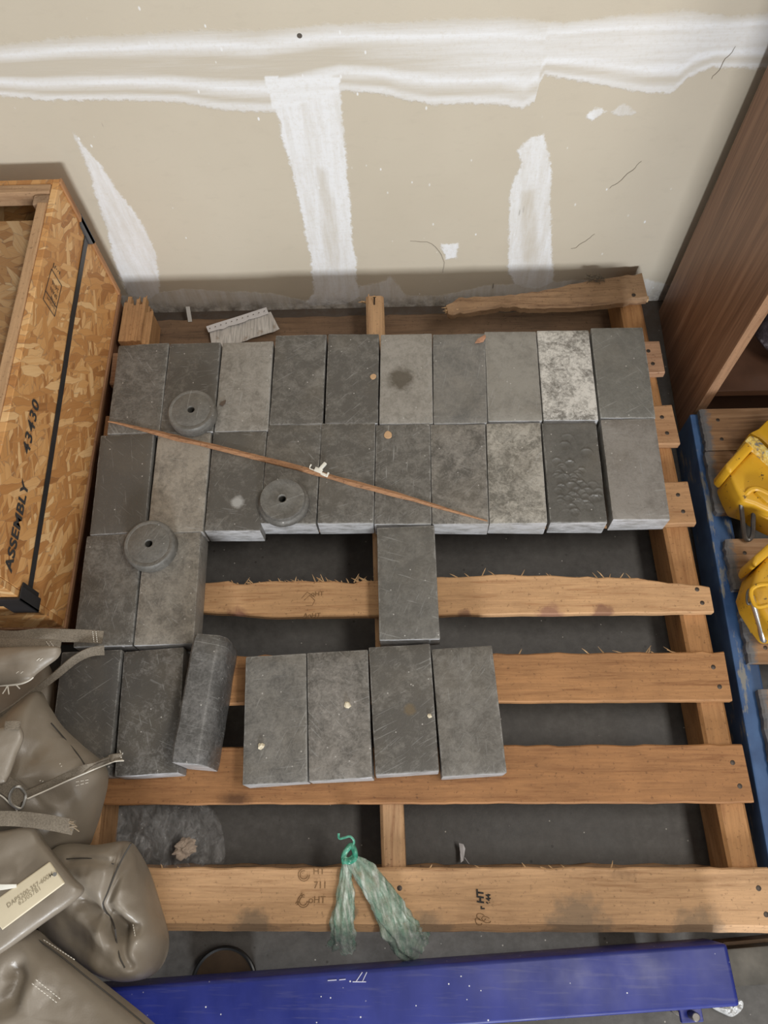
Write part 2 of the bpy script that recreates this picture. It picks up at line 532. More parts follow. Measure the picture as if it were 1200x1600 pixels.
splint_mat = plain('torn_wood', (.58, .38, .20), .8)
B = []  # y0, y1, tone
specs = [(.880, .956, (.50, .30, .16), (.28, .14, .06)), (.720, .807, (.47, .27, .12), (.27, .13, .05)), (.557, .642, (.47, .27, .115), (.26, .12, .042)),
         (.391, .452, (.64, .39, .175), (.40, .205, .08)), (.240, .322, (.44, .225, .080), (.25, .110, .034)), (.081, .170, (.40, .195, .066), (.23, .095, .028)), (-.101, -.012, (.64, .40, .19), (.38, .215, .092))]
boards = []
for i, (y0, y1, base, dark) in enumerate(specs):
    gst = None
    if i == 6:
        gst = [((-.25, -.105), .05, (.16, .12, .08), .7), ((.02, -.108), .05, (.18, .135, .09), .6), ((.24, -.10), .07, (.19, .145, .10), .65), ((.42, -.105), .06, (.2, .15, .10), .6), ((-.44, -.105), .05, (.16, .12, .08), .7), ((-.1, -.075), .016, (.2, .15, .1), .7)]
    if i == 3:
        gst = [((.33, .387), .03, (.22, .10, .06), .8), ((.24, .386), .035, (.25, .11, .08), .7), ((.09, .388), .02, (.2, .1, .06), .8), ((-.31, .387), .03, (.2, .08, .05), .85)]
    m = wood('pallet_wood', 0, base, dark, seed=i + 1, gstain=gst, stain=.42 if i in (4, 5) else .3)
    ym = (y0 + y1) / 2
    farf = nearf = None
    far = .0012
    if i == 3:
        far = .003
        farf = lambda x: (.012 * math.exp(-((x - .15) / .2) ** 2) if x > -.03 else .004) - (.012 if x > .4 else 0) * min(1, (x - .4) / .08 if x > .4 else 0)
        nearf = lambda x: max(0, -.25 - x) * .09
    if i == 4: far = .0022
    b = plank('deck_board', m, pal, xl(ym), xr(ym), y0, y1, DECK - TH if i < 6 else DECK - .022, DECK, far, .0008, i, farf=farf, nearf=nearf, top_near=.010 if i == 6 else 0)
    boards.append(b)
    for sx in (sx_r, sx_m, sx_l):
        for k, fy in enumerate((.28, .68)):
            if sx is sx_m and k == 0 and i != 2: continue
            nail(b, sx(ym) + (.008 if k else .013), y0 + (y1 - y0) * fy, DECK + .0004)
    if i == 3:
        splinters(b, splint_mat, [random.uniform(-.33, -.06) for _ in range(46)] + [random.uniform(.05, .4) for _ in range(16)], lambda x: .452 + farf(x), DECK, (.005, .020), 3)
    if i == 4:
        splinters(b, splint_mat, [.12, .18, .3, .33, .36, .395, .40, .41, .445, .45], lambda x: .322, DECK, (.008, .022), 5)
    if i == 6:
        splinters(b, splint_mat, [-.4, -.37, .02, .1, .17, .2, .21, .23, .3], lambda x: -.012, DECK, (.006, .014), 8)

# broken rear board, nailed at the right only
m_br = wood('pallet_wood_old', 0, (.42, .27, .135), (.19, .105, .048), seed=12, stain=.5)
mb = MB()
TL = [at(u, v, DECK) for u, v in ((697, 476), (722, 464), (780, 461), (850, 452), (930, 436), (1003, 426))]
BL = [at(u, v, DECK) for u, v in ((700, 489), (730, 487), (790, 478), (842, 480), (930, 476), (1012, 465))]
T2 = spline(TL, 40); B2 = spline(BL, 40); n = min(len(T2), len(B2))
vs = []; fs = []
for i in range(n):
    a, c = T2[i], B2[i]
    j = fbm(a.x, 1, 0, 60, 4) * .004; k = fbm(c.x, 5, 0, 70, 4) * .004
    for (p, dy, z) in ((c, -.0005 + k, DECK - TH), (c, -.0005 + k, DECK - .004), (c, .004 + k, DECK), (a, -.003 + j, DECK), (a, j, DECK - .003), (a, j, DECK - TH)):
        vs.append((p.x, p.y + dy, z + (fbm(p.x * 3, dy * 90, 3, 20) * .0015 if z == DECK else 0)))
for i in range(n - 1):
    for q in range(6): fs.append((i * 6 + q, i * 6 + (q + 1) % 6, i * 6 + 6 + (q + 1) % 6, i * 6 + 6 + q))
fs += [tuple(range(5, -1, -1)), tuple((n - 1) * 6 + q for q in range(6))]
bb = MB().add(vs, fs).build('deck_board', m_br, pal, True)
tag(bb, 'broken rear deck board, splintered at its left end')
p = at(990, 461, DECK); nail(bb, p.x, p.y, DECK + .001)
mb = MB()
for k in range(9):
    q = at(698 + random.uniform(-2, 6), 478 + k * 1.3, DECK - random.uniform(.002, .015))
    mb.tube([q + Vector((.02, 0, 0)), q, q + Vector((-random.uniform(.004, .012), random.uniform(-.003, .003), 0))], [.0025, .0015, .0003], 5)
p = at(1012, 467, DECK - .008)
mb.box(p.x - .07, p.x + .001, p.y - .004, p.y + .004, DECK - .014, DECK - .004)
mb.build('splinter', splint_mat, bb)

# clump of dusty fibres on the broken board
mb = MB(); random.seed(44)
q0 = at(930, 436, DECK + .004)
for k in range(40):
    q = q0 + Vector((random.uniform(-.014, .014), random.uniform(-.006, .006), random.uniform(-.002, .004)))
    mb.tube(spline([q, q + Vector((random.uniform(-.01, .01), random.uniform(-.006, .006), random.uniform(0, .005))), q + Vector((random.uniform(-.014, .014), random.uniform(-.008, .008), random.uniform(-.002, .003)))], 5), .0005, 4)
tag(mb.build('dust_clump', plain('dust_fibre', (.10, .08, .055), .95), None), 'dark clump of dusty fibres on the broken rear board', 'dust', kind='stuff')

# stringers
for nm, sx, w, base, dark, y1 in (('right', sx_r, .045, (.50, .265, .095), (.32, .15, .048), 1.118), ('mid', sx_m, .038, (.55, .35, .17), (.33, .18, .08), 1.10), ('left', sx_l, .045, (.50, .29, .12), (.28, .14, .052), 1.09)):
    m = wood('stringer_wood', 1, base, dark, seed={'right': 21, 'mid': 22, 'left': 23}[nm], stain=.25)
    vs = []; fs = []; n = 40
    for i in range(n + 1):
        y = -.098 + (y1 + .098) * i / n
        x = sx(y); b = .005
        ring = [(-w / 2, .018 + b), (-w / 2, .107 - b), (-w / 2 + b, .107), (w / 2 - b, .107), (w / 2, .107 - b), (w / 2, .018 + b), (w / 2 - b, .018), (-w / 2 + b, .018)]
        for (dx, z) in ring: vs.append((x + dx + fbm(y, dx, z, 8, 2) * .0008, y + (fbm(dx * 3, z, 2, 60, 3) * .004 if i == n else 0), z))
    for i in range(n):
        for q in range(8): fs.append((i * 8 + q, i * 8 + (q + 1) % 8, i * 8 + 8 + (q + 1) % 8, i * 8 + 8 + q))
    fs += [tuple(range(7, -1, -1)), tuple(n * 8 + q for q in range(8))]
    st = MB().add(vs, fs).build('stringer', m, pal, True)
    if nm == 'mid':
        x = sx(1.06)
        mbn = MB().tube([(x - .002, 1.075, .105), (x - .001, 1.085, .118), (x - .001, 1.086, .119)], [.0016, .0016, .0045], 8)
        mbn.build('bent_nail', nail_mat, st)
        for k in range(7):
            mbs = MB()
        mbs = MB()
        random.seed(4)
        for k in range(10):
            q = Vector((x - .016 + random.uniform(-.004, .03), 1.10 - random.uniform(0, .01), .10 - random.uniform(0, .03)))
            mbs.tube([q, q + Vector((random.uniform(-.03, .002), random.uniform(-.004, .012), random.uniform(-.004, .012)))], [.0035, .0006], 5)
        mbs.build('splinter', splint_mat, st)
    if nm == 'left':
        # torn remains of the rear deck board still nailed on top
        mbr = MB(); random.seed(9)
        for k in range(9):
            xx = sx(1.05) - .027 + k * .0066
            y_end = 1.10 - random.uniform(0, .034) - (.02 if k > 6 else 0)
            h = .125 - random.uniform(0, .0035) - (.012 if k > 6 else 0)
            mbr.box(xx, xx + .0072, .985, y_end, .1068, h)
            mbr.tube([(xx + .003, y_end - .004, h - .006), (xx + .003 + random.uniform(-.004, .004), y_end + random.uniform(.004, .014), h - .008)], [.004, .0006], 5)
        mbr.build('torn_board_stub', wood('torn_stub', 1, (.55, .33, .14), (.25, .12, .045), seed=31, stain=.35), pal, True, .0008, 1)

# bottom boards resting on the floor
for y0, y1, base in ((1.015, 1.118, (.22, .14, .075)), (.66, .75, (.40, .25, .12)), (-.098, -.008, (.42, .26, .125))):
    m = wood('bottom_board_wood', 0, base, [c * .5 for c in base], seed=40 + y0, stain=.5)
    plank('bottom_board', m, pal, xl((y0 + y1) / 2) + .004, xr((y0 + y1) / 2) - .004, y0, y1, .0, .018, .002, .001, seed=int(50 + y0 * 10))

INK = plain('black_ink', (.03, .027, .025), .85, bump=0)
INK_FAINT = plain('faded_ink', (.22, .125, .055), .85, bump=0)


def text(body, parent, mat, origin, right, up, size, name='printed_mark', lift=.0004, align='LEFT', shear=0.0, bold=0.0, sp=1.0):
    cu = bpy.data.curves.new('txt', 'FONT'); cu.body = body; cu.size = size; cu.align_x = align; cu.offset = bold; cu.space_character = sp; cu.shear = shear
    ob = bpy.data.objects.new('txt', cu); COL.objects.link(ob)
    dg = bpy.context.evaluated_depsgraph_get()
    me = bpy.data.meshes.new_from_object(ob.evaluated_get(dg))
    bpy.data.objects.remove(ob, do_unlink=True)
    r = Vector(right).normalized(); u = Vector(up); u = (u - r * u.dot(r)).normalized(); nrm = r.cross(u)
    mt = Matrix((r, u, nrm)).transposed().to_4x4()
    mt.translation = Vector(origin) + nrm * lift
    me.transform(mt); me.materials.clear(); me.materials.append(mat)
    me.name = name
    return link(name, me, parent)


fb = boards[6]
zt = DECK + .0012
text('HT', fb, INK, at(756, 1412, zt), (-.02, 1, 0), (-1, 0, 0), .014, bold=.0006, shear=.15)
text('r', fb, INK, at(757, 1421, zt), (-.02, 1, 0), (-1, 0, 0), .011, bold=.0005)
text('644', fb, INK, at(767, 1413, zt), (-.02, 1, 0), (-1, 0, 0), .0095, bold=.0004)
mb = MB()
for (u, v, ru, rv) in ((752, 1433, 7, 6), (760, 1437, 7, 5), (748, 1440, 5, 6)):
    mb.tube([at(u + ru * math.cos(a * .5), v + rv * math.sin(a * .5 + .4), zt) for a in range(12)], .0004, 4)
mb.build('printed_mark', INK_FAINT, fb)
mb = MB()
for (u, v, rr) in ((475, 1367, 9), (475, 1367, 6), (474, 1408, 9), (474, 1408, 6)):
    mb.tube([at(u + rr * math.cos(a * .5), v + rr * 1.1 * math.sin(a * .5), zt) for a in range(11)], .0005, 4)
for a, b in (((462, 1412), (472, 1395)), ((464, 1414), (474, 1397))): mb.tube([at(*a, zt), at(*b, zt)], .0005, 4)
mb.build('printed_mark', INK_FAINT, fb)
for (s, u, v, b) in (('HT', 489, 1366, 0), ('711', 490, 1388, 0), ('oHT', 482, 1411, 0)):
    text(s, fb, INK_FAINT, at(u, v, zt), (1, .0, 0), (0, 1, 0), .014)
zb = DECK + .0012
for (s, u, v) in (('oHT', 486, 931), ('AoHT', 474, 965)):
    text(s, boards[3], INK_FAINT, at(u, v, zb), (1, 0, 0), (0, 1, 0), .012)
mb = MB()
mb.tube([at(471, 935, zb), at(480, 925, zb), at(492, 933, zb)], .0004, 4)
mb.tube([at(475, 938, zb), at(484, 930, zb), at(492, 938, zb), at(488, 946, zb), at(478, 946, zb)], .0004, 4)
mb.build('printed_mark', INK_FAINT, boards[3])

# ------------------------------------------------------------------ grey metal bricks
BW, BL_, BH = .1008, .2022, .0505


def lead(name, seed, dark=(.085, .081, .075), light=(.20, .195, .185), pos=.52, width=.18, marks=(), scratch=.3, rough=.55, fine=.35, bare_lit=True):
    M = Mat(name, rough, .15)
    co = M.co((seed * 1.31, seed * .77, seed * .41))
    n1 = M.noise(co, 13, 6, .75, .5); n2 = M.noise(co, 260, 3, .75); n3 = M.noise(co, 62, 5, .78, .8)
    v = M.math('ADD', M.math('ADD', M.math('MULTIPLY', n1, .44), M.math('MULTIPLY', n3, .36)), M.math('MULTIPLY', n2, .20))
    wm = (1.17, 1.13, 1.07)
    dark = [a * b for a, b in zip(dark, wm)]; light = [a * b for a, b in zip(light, wm)]
    c = M.ramp(v, [(max(0, pos - width * .5), dark), (min(1, pos + width * .5), light)])
    brown = M.noise(M.co((seed * 2.1, 4, seed)), 9, 4)
    c = M.mix(M.ramp(brown, [(.5, 0), (.75, .35)]), c, (.18, .155, .12))
    s1 = M.noise(M.co(scale=(1, 18, 1), src=M.co((seed, seed * 2, 0), (0, 0, .5 + seed * 2.1))), 24, 2, .5, .6)
    c = M.mix(M.ramp(s1, [(.665, 0), (.70, scratch)]), c, (.34, .34, .335))
    s2 = M.noise(M.co(scale=(1, 20, 1), src=M.co((seed * 3, seed, 0), (0, 0, 2.2 + seed * 3.7))), 16, 2, .5, .4)
    c = M.mix(M.ramp(s2, [(.675, 0), (.71, scratch)]), c, (.40, .40, .385))
    sp = M.voro(M.co((seed, seed * .3, 2)), 48)
    c = M.mix(M.ramp(sp, [(.045, .8), (.07, 0)]), c, (.5, .48, .45))
    # exposed metal on worn edges and cut ends, ends paler with frontal light painted in
    geo = M.nt.nodes.new('ShaderNodeNewGeometry')
    sx = M.nt.nodes.new('ShaderNodeSeparateXYZ')
    nn = M.nt.nodes.new('ShaderNodeVectorTransform'); nn.vector_type = 'NORMAL'; nn.convert_from = 'WORLD'; nn.convert_to = 'OBJECT'
    M.nt.links.new(geo.outputs['Normal'], nn.inputs[0]); M.nt.links.new(nn.outputs[0], sx.inputs[0])
    end = M.ramp(M.math('ABSOLUTE', sx.outputs[1]), [(.35, 0), (.6, 1)])
    endn = M.noise(M.co((seed, 0, seed), (0, .5, 0), (1, 1, 3)), 30, 5, .65)
    if bare_lit:
        c = M.mix(M.math('MULTIPLY', end, M.ramp(endn, [(.36, .2), (.58, .95)])), c, (.60, .60, .62))
    if bare_lit:
        ls = M.nt.nodes.new('ShaderNodeSeparateXYZ'); M.nt.links.new(M.tc.outputs['Object'], ls.inputs[0])
        ex = M.math('SUBTRACT', M.math('ABSOLUTE', ls.outputs[0]), BW / 2 - .0045)
        ey = M.math('SUBTRACT', M.math('ABSOLUTE', ls.outputs[1]), BL_ / 2 - .0045)
        ew = M.math('ADD', M.math('MAXIMUM', ex, ey), M.math('MULTIPLY', M.math('SUBTRACT', n3, .55), .012))
        c = M.mix(M.ramp(M.math('MULTIPLY', ew, 260), [(.45, 0), (.95, .4)]), c, (.36, .355, .34))
    for (x, y, r, col, st) in marks:
        d = M.dist(M.co((-x, -y, 0), scale=(1, 1, 0)), (0, 0, 0))
        d = M.math('ADD', d, M.math('MULTIPLY', M.math('SUBTRACT', M.noise(M.co(), 70, 5, .65), .5), r * .9))
        c = M.mix(M.ramp(M.math('DIVIDE', d, r), [(.55, st), (1.0, 0)]), c, col)
    M.set('Base Color', c)
    M.set('Roughness', M.ramp(n2, [(.3, rough - .12), (.7, rough + .15)]))
    M.bump(M.math('ADD', n2, M.math('MULTIPLY', n1, 1.5)), .3, .0012)
    return M.m


def brick_mesh(seed, w=BW, l=BL_, h=BH, bevel=.0022, jit=.0009, mat=None):
    random.seed(seed)
    bm = bmesh.new()
    bmesh.ops.create_cube(bm, size=1)
    for v in bm.verts:
        v.co = Vector((v.co.x * w, v.co.y * l, (v.co.z + .5) * h))
        v.co.x += random.uniform(-jit, jit); v.co.y += random.uniform(-jit, jit) * 1.5
        if v.co.z > h / 2: v.co.z += random.uniform(-jit, jit) * .5
    bmesh.ops.bevel(bm, geom=list(bm.edges), offset=bevel, segments=2, profile=.55, affect='EDGES')
    cut = [e for e in bm.edges if e.calc_length() > .08]
    bmesh.ops.subdivide_edges(bm, edges=cut, cuts=9, use_grid_fill=True)
    for v in bm.verts:
        p = v.co
        d = Vector((fbm(p.x, p.y, p.z + seed, 35, 3), fbm(p.y, p.z, p.x + seed, 35, 3), fbm(p.z, p.x, p.y + seed, 30, 2) * .5))
        v.co += d * .0005 * (1 if p.z > .004 else 0)
    me = bpy.data.meshes.new('metal_brick')
    bm.to_mesh(me); bm.free()
    for p in me.polygons: p.use_smooth = True
    me.set_sharp_from_angle(angle=math.radians(45))
    if mat: me.materials.append(mat)
    return me


def hammered_top(me):
    """dents struck into the top face of the hammered brick"""
    bm = bmesh.new(); bm.from_mesh(me)
    top = [f for f in bm.faces if f.normal.z > .95 and f.calc_center_median().z > BH * .9]
    bmesh.ops.subdivide_edges(bm, edges=list({e for f in top for e in f.edges}), cuts=11, use_grid_fill=True)
    random.seed(19)
    C = []
    for k in range(46):
        y = random.uniform(-.082, .022)
        x = random.uniform(-.034, .040) if y < -.02 else random.uniform(-.034, .016)
        C.append((x, y, random.uniform(.0065, .0105), random.uniform(.5, 1)))
    C += [(.026, .036, .011, .8), (-.012, .052, .010, .8), (-.006, .066, .012, .5), (-.03, -.075, .016, .3), (-.018, -.088, .016, .3), (.0, -.07, .014, .5)]
    for v in bm.verts:
        if v.co.z > BH - .0018 and abs(v.co.x) < BW / 2 - .003 and abs(v.co.y) < BL_ / 2 - .003:
            dz = 0; rg = 0
            for (x, y, r, st) in C:
                dx, dy = v.co.x - x, (v.co.y - y) * 1.15
                rho = math.hypot(dx, dy)
                if rho < r * 1.5:
                    up = max(0, (dy + .25 * dx) / (rho + 1e-6))
                    rg = max(rg, st * .0017 * math.exp(-((rho - r) / .0011) ** 2) * up ** .7)
                    if rho < r: dz = max(dz, st * .0011 * (1 - (rho / r) ** 2))
            v.co.z += rg - dz
    bm.to_mesh(me); bm.free()
    for p in me.polygons: p.use_smooth = True


LT = (.27, .26, .245); WH = (.43, .425, .41); DK = (.065, .062, .058)
bricks = {
    1: (-.524, .8377, 1.3, dict(pos=.55), 'grey metal brick at the left end of the rear row, beside the crate'),
    2: (-.4209, .8374, .65, dict(pos=.6), 'grey metal brick of the rear row carrying a disc, second from the crate'),
    3: (-.3173, .8374, .29, dict(light=LT, pos=.47, dark=(.12, .113, .10)), 'pale brownish grey metal brick in the rear row, just right of the rear disc'),
    4: (-.2132, .8505, -.19, dict(pos=.56), 'plain grey metal brick of the rear row, fourth from the crate, set slightly back'),
    5: (-.1087, .8496, -.42, dict(pos=.58), 'grey metal brick of the rear row with a tan chip, fifth from the crate'),
    6: (-.0056, .8471, -.75, dict(light=LT, pos=.45, dark=(.13, .125, .11), marks=[(-.01, -.002, .03, (.07, .055, .035), .8)]), 'grey metal brick with a dark brown stain in the middle of the rear row'),
    7: (.0966, .8455, -1.07, dict(pos=.5, dark=(.11, .11, .107)), 'grey metal brick of the rear row with a curled dry leaf at its corner'),
    8: (.1986, .8474, -.89, dict(light=(.24, .235, .22), pos=.44, dark=(.14, .135, .125)), 'smooth light grey metal brick, third from the right end of the rear row'),
    9: (.3011, .8473, -.85, dict(light=(.55, .55, .54), pos=.5, dark=(.15, .145, .135), width=.12), 'whitish mottled metal brick, second from the right end of the rear row'),
    10: (.4058, .8508, -1.0, dict(pos=.5, dark=(.115, .115, .108), light=(.17, .17, .16)), 'smooth grey metal brick at the right end of the rear row'),
    11: (-.5284, .6334, 2.33, dict(pos=.62, light=(.15, .14, .125)), 'dark brownish grey metal brick at the left end of the second row, beside the crate'),
    12: (-.4221, .634, 1.01, dict(light=(.30, .28, .25), pos=.46, dark=(.12, .112, .1)), 'pale mottled metal brick in the second row, second from the crate'),
    13: (-.3178, .6351, .12, dict(pos=.58, marks=[(.005, -.045, .014, (.42, .42, .41), .85)]), 'grey metal brick with a round white spot in the second row'),
    14: (-.2172, .6475, -.84, dict(pos=.55), 'grey metal brick of the second row carrying the double-rimmed disc'),
    15: (-.116, .6476, -.55, dict(pos=.56), 'grey metal brick of the second row with the white plastic clip at its left edge'),
    16: (-.0138, .644, -.58, dict(pos=.54, scratch=.45), 'scratched grey metal brick of the second row directly behind the single brick'),
    17: (.0879, .6426, -.81, dict(light=LT, pos=.52), 'mottled grey metal brick of the second row under the right tip of the wood sliver'),
    18: (.1906, .642, -1.2, dict(light=(.36, .35, .325), pos=.5, dark=(.13, .125, .112), width=.13), 'pale blotchy metal brick in the second row, left of the hammered one'),
    19: (.2947, .6414, -.45, dict(dark=(.075, .073, .068), light=(.12, .118, .112), pos=.5, fine=.15, scratch=.05), 'dark metal brick with hammered crescent dents on top'),
    20: (.4034, .6455, -.04, dict(light=(.22, .21, .20), pos=.46, dark=(.14, .13, .12)), 'grey metal brick at the right end of the second row'),
    21: (-.5252, .4297, 1.96, dict(pos=.56), 'grey metal brick of the third row next to the crate'),
    22: (-.4206, .4301, 1.48, dict(light=(.27, .255, .23), pos=.5, dark=(.105, .098, .088)), 'brownish grey metal brick at the right end of the short third row'),
    23: (-.5351, .2202, 2.07, dict(pos=.60, dark=(.07, .068, .066)), 'dark grey metal brick half covered by the vinyl bags'),
    24: (-.4284, .2214, 3.35, dict(dark=DK, pos=.58, light=(.24, .24, .245), scratch=.28), 'dark scuffed metal brick between the one under the bags and the one on edge'),
    26: (-.2227, .2089, 2.48, dict(pos=.5, dark=(.095, .093, .09)), 'grey metal brick at the left end of the front group of four'),
    27: (-.1209, .2144, 2.69, dict(light=(.25, .24, .23), pos=.52), 'mottled grey metal brick, second from left in the front group of four'),
    28: (-.0174, .2245, 3.27, dict(pos=.58, marks=[(.01, -.005, .012, (.16, .115, .06), .7)]), 'dark grey metal brick with a small tan stain in the front group of four'),
    29: (.0857, .2209, 3.31, dict(pos=.53, dark=(.09, .085, .078)), 'grey metal brick at the right end of the front group of four'),
    30: (-.0077, .4359, 1.55, dict(pos=.55, dark=(.095, .093, .088), light=(.17, .168, .16)), 'single grey metal brick set between the second row and the front four'),
}
for k, (x, y, a, kw, lab) in bricks.items():
    me = brick_mesh(k, mat=lead('lead_%d' % k, k * 1.37, **kw), bevel=.003 if k in (24, 19) else .0022)
    if k == 19: hammered_top(me)
    o = link('metal_brick', me, None, (x, y, DECK + .0009), (0, 0, math.radians(a)))
    tag(o, lab, 'brick', 'grey metal bricks on the pallet')

# the brick standing on its long edge, its upper right edge rounded off
m25 = lead('lead_25', 25 * 1.37, dark=(.075, .075, .075), light=(.19, .19, .195), pos=.55, scratch=.3, rough=.42)
prof = [(-.026, 0), (.026, 0), (.028, .02), (.028, .078), (.025, .090), (.017, .0985), (.012, .1005), (-.023, .1010), (-.026, .098)]
vs = []; fs = []; n = 24; kp = len(prof)
for i in range(n + 1):
    y = -.101 + .202 * i / n
    tp = 1 - .06 * max(0, (abs(i / n - .5) - .44) / .06)
    for (x, z) in prof:
        vs.append((x * tp + fbm(y, x, z, 25, 3) * .0012, y, z * (1 - (1 - tp) * .3) + (fbm(x, y, z, 25, 3) * .001 if z > .01 else 0)))
for i in range(n):
    for q in range(kp): fs.append((i * kp + q, i * kp + (q + 1) % kp, (i + 1) * kp + (q + 1) % kp, (i + 1) * kp + q))
fs += [tuple(range(kp - 1, -1, -1)), tuple(n * kp + q for q in range(kp))]
o = MB().add(vs, fs).build('metal_brick', m25, None, True, .002, 2, loc=(-.3375, .2335, DECK + .0006), rot=(0, 0, math.radians(-5.0)), angle=50)
tag(o, 'grey metal brick standing on its long edge with a rounded corner', 'brick', 'grey metal bricks on the pallet')


# ------------------------------------------------------------------ round weights
def disc(loc, r, h, seed, label, double=False, tilt=(0, 0, 0)):
    prof = [(.0065, .002), (.0065, h - .001), (.0075, h), (r * .78, h), (r * .80, h - .0005), (r * .82, h), (r - .003, h - .0006), (r - .0008, h - .003), (r, h - .006), (r, .002), (r - .0015, 0), (.0075, 0)]
    if double:
        prof = [(.0065, .002), (.0065, h - .001), (.0085, h + .0004), (.0105, h - .0006), (r * .70, h - .0006), (r * .74, h), (r * .86, h - .0002), (r * .89, h - .003), (r * .90, h - .008), (r * .97, h - .011), (r * 1.0, h - .014), (r, .002), (r - .0015, 0), (.0075, 0)]
    n = 64; k = len(prof); vs = []; fs = []
    for i in range(n):
        a = 2 * math.pi * i / n
        rag = 1 + .008 * fbm(math.cos(a), math.sin(a), seed, 2.5, 3)
        for (rr, z) in prof:
            q = rr * (rag if rr > .02 else 1)
            vs.append((q * math.cos(a), q * math.sin(a), z))
    for i in range(n):
        j = (i + 1) % n
        for q in range(k): fs.append((i * k + q, j * k + q, j * k + (q + 1) % k, i * k + (q + 1) % k))
    o = MB().add(vs, fs).build('weight_disc', lead('lead_disc_%d' % seed, seed, dark=(.095, .093, .088), light=(.17, .168, .16), pos=.52, scratch=.35, bare_lit=False), None, True, loc=loc, rot=tilt)
    tag(o, label, 'disc', 'round metal discs on the bricks')
    return o


ZB = DECK + BH + .0012
disc((-.408, .770, ZB), .0450, .026, 61, 'round grey metal disc with centre hole on the rear row of bricks')
disc((-.4565, .503, ZB), .0455, .025, 62, 'round grey metal disc with centre hole nearest the crate\'s front, on the third row')
disc((-.2275, .585, ZB), .0455, .024, 63, 'round metal disc with a stepped double rim beside the wood sliver', True)

# ------------------------------------------------------------------ wood sliver across the bricks
mb = MB(); random.seed(3)
a = at(168, 657, .181); b = at(762, 813, .181)
P = []; n = 60
vs = []; fs = []
d = (b - a); side = Vector((-d.y, d.x, 0)).normalized()
for i in range(n + 1):
    u = i / n
    p = a.lerp(b, u) + side * (.006 * math.sin(u * 3.1) + fbm(u, 0, 0, 7, 3) * .0015)
    w = .0052 * min(1, .25 + u * 5, .22 + (1 - u) * 3.2) * (1 + .25 * fbm(u, 3, 1, 14, 3))
    t = .0028 * min(1, .4 + u * 4, .4 + (1 - u) * 3)
    z0 = ZB + .0002
    for (s_, z) in ((-w, z0), (-w * .9, z0 + t), (-.1 * w, z0 + t * 1.7), (.35 * w, z0 + t * 1.25), (.9 * w, z0 + t), (w, z0)):
        q = p + side * s_; vs.append((q.x, q.y, z))
for i in range(n):
    for q in range(6): fs.append((i * 6 + q, i * 6 + (q + 1) % 6, i * 6 + 6 + (q + 1) % 6, i * 6 + 6 + q))
fs += [tuple(range(5, -1, -1)), tuple(n * 6 + q for q in range(6))]
o = MB().add(vs, fs).build('wood_sliver', wood('sliver_wood', 0, (.44, .24, .11), (.17, .075, .03), seed=77, fine=4), None, False)
tag(o, 'long thin brown wood sliver lying diagonally across the bricks', 'wood sliver')

# ------------------------------------------------------------------ white plastic clip
wp = plain('white_plastic', (.80, .78, .70), .45, var=.06)
p0 = at(499, 737, ZB)
clip = tag(empty('plastic_clip', (p0.x, p0.y, ZB)), 'small broken white plastic clip lying against the wood sliver', 'clip')
R = Matrix.Rotation(math.radians(-24), 4, 'Z')
MB().box(-.009, .006, -.0045, .0045, .0, .006, R).build('body', wp, clip, True, .0012, 2)
MB().box(.005, .019, -.0062, -.0008, .0, .005, R).box(.016, .0195, -.0062, .0035, .0, .006, R).build('jaw', wp, clip, True, .0008, 1)
mb = MB(); mb.tube([R @ Vector(q) for q in ((-.008, -.003, .003), (-.018, -.0025, .003), (-.0195, .001, .003), (-.019, .006, .004))], .0014, 6); mb.build('hook', wp, clip, True)
R2 = Matrix.Rotation(math.radians(52), 4, 'Z')
MB().box(.002, .019, -.003, .003, .002, .008, R2).build('arm', wp, clip, True, .0015, 2)

# ------------------------------------------------------------------ printed paper and bits behind the bricks
Pm = Mat('printed_paper', .8)
pc = Pm.noise(Pm.co(), 30, 5)
colr = Pm.ramp(pc, [(.3, (.50, .47, .44)), (.7, (.66, .64, .61))])
lines = Pm.noise(Pm.co((0, 0, 0), (0, 0, -.34), (260, 18, 1)), 1.0, 2)
colr = Pm.mix(Pm.ramp(lines, [(.5, 0), (.58, .45)]), colr, (.25, .24, .23))
colr = Pm.mix(Pm.ramp(Pm.noise(Pm.co((2, 3, 0)), 45, 4), [(.60, 0), (.7, .7)]), colr, (.28, .2, .13))
Pm.set('Base Color', colr)
strip_m = plain('paper_white', (.66, .65, .66), .7, var=.06)
zp = .034
paper = tag(empty('torn_paper', tuple(at(375, 510, zp))), 'torn printed white paper with a punched edge between bricks and wall', 'paper')


def sheet(name, pts, mat, parent, thick, z, nz=.003, loc=Vector((0, 0, 0)), n=12):
    """thin sheet over a quad p0 p1 p2 p3"""
    p = pts; vs = []; fs = []
    for i in range(n + 1):
        for j in range(n + 1):
            u, v = i / n, j / n
            q = (p[0].lerp(p[1], u)).lerp(p[3].lerp(p[2], u), v)
            w = fbm(q.x, q.y, z, 14, 3) * nz
            e = 0
            if j == n: e = fbm(q.x, 2, 0, 90, 3) * .004
            vs.append((q.x - loc.x, q.y - loc.y + e, q.z + w - loc.z)); 
    m = len(vs)
    vs += [(x, y, zz - thick) for (x, y, zz) in vs]
    idx = lambda i, j: i * (n + 1) + j
    for i in range(n):
        for j in range(n):
            fs.append((idx(i, j), idx(i + 1, j), idx(i + 1, j + 1), idx(i, j + 1)))
            fs.append((m + idx(i, j), m + idx(i, j + 1), m + idx(i + 1, j + 1), m + idx(i + 1, j)))
    for i in range(n):
        for (a, b_) in (((i, 0), (i + 1, 0)), ((i + 1, n), (i, n)), ((0, i + 1), (0, i)), ((n, i), (n, i + 1))):
            A, Bq = idx(*a), idx(*b_)
            fs.append((A, m + A, m + Bq, Bq))
    return MB().add(vs, fs).build(name, mat, parent, True)


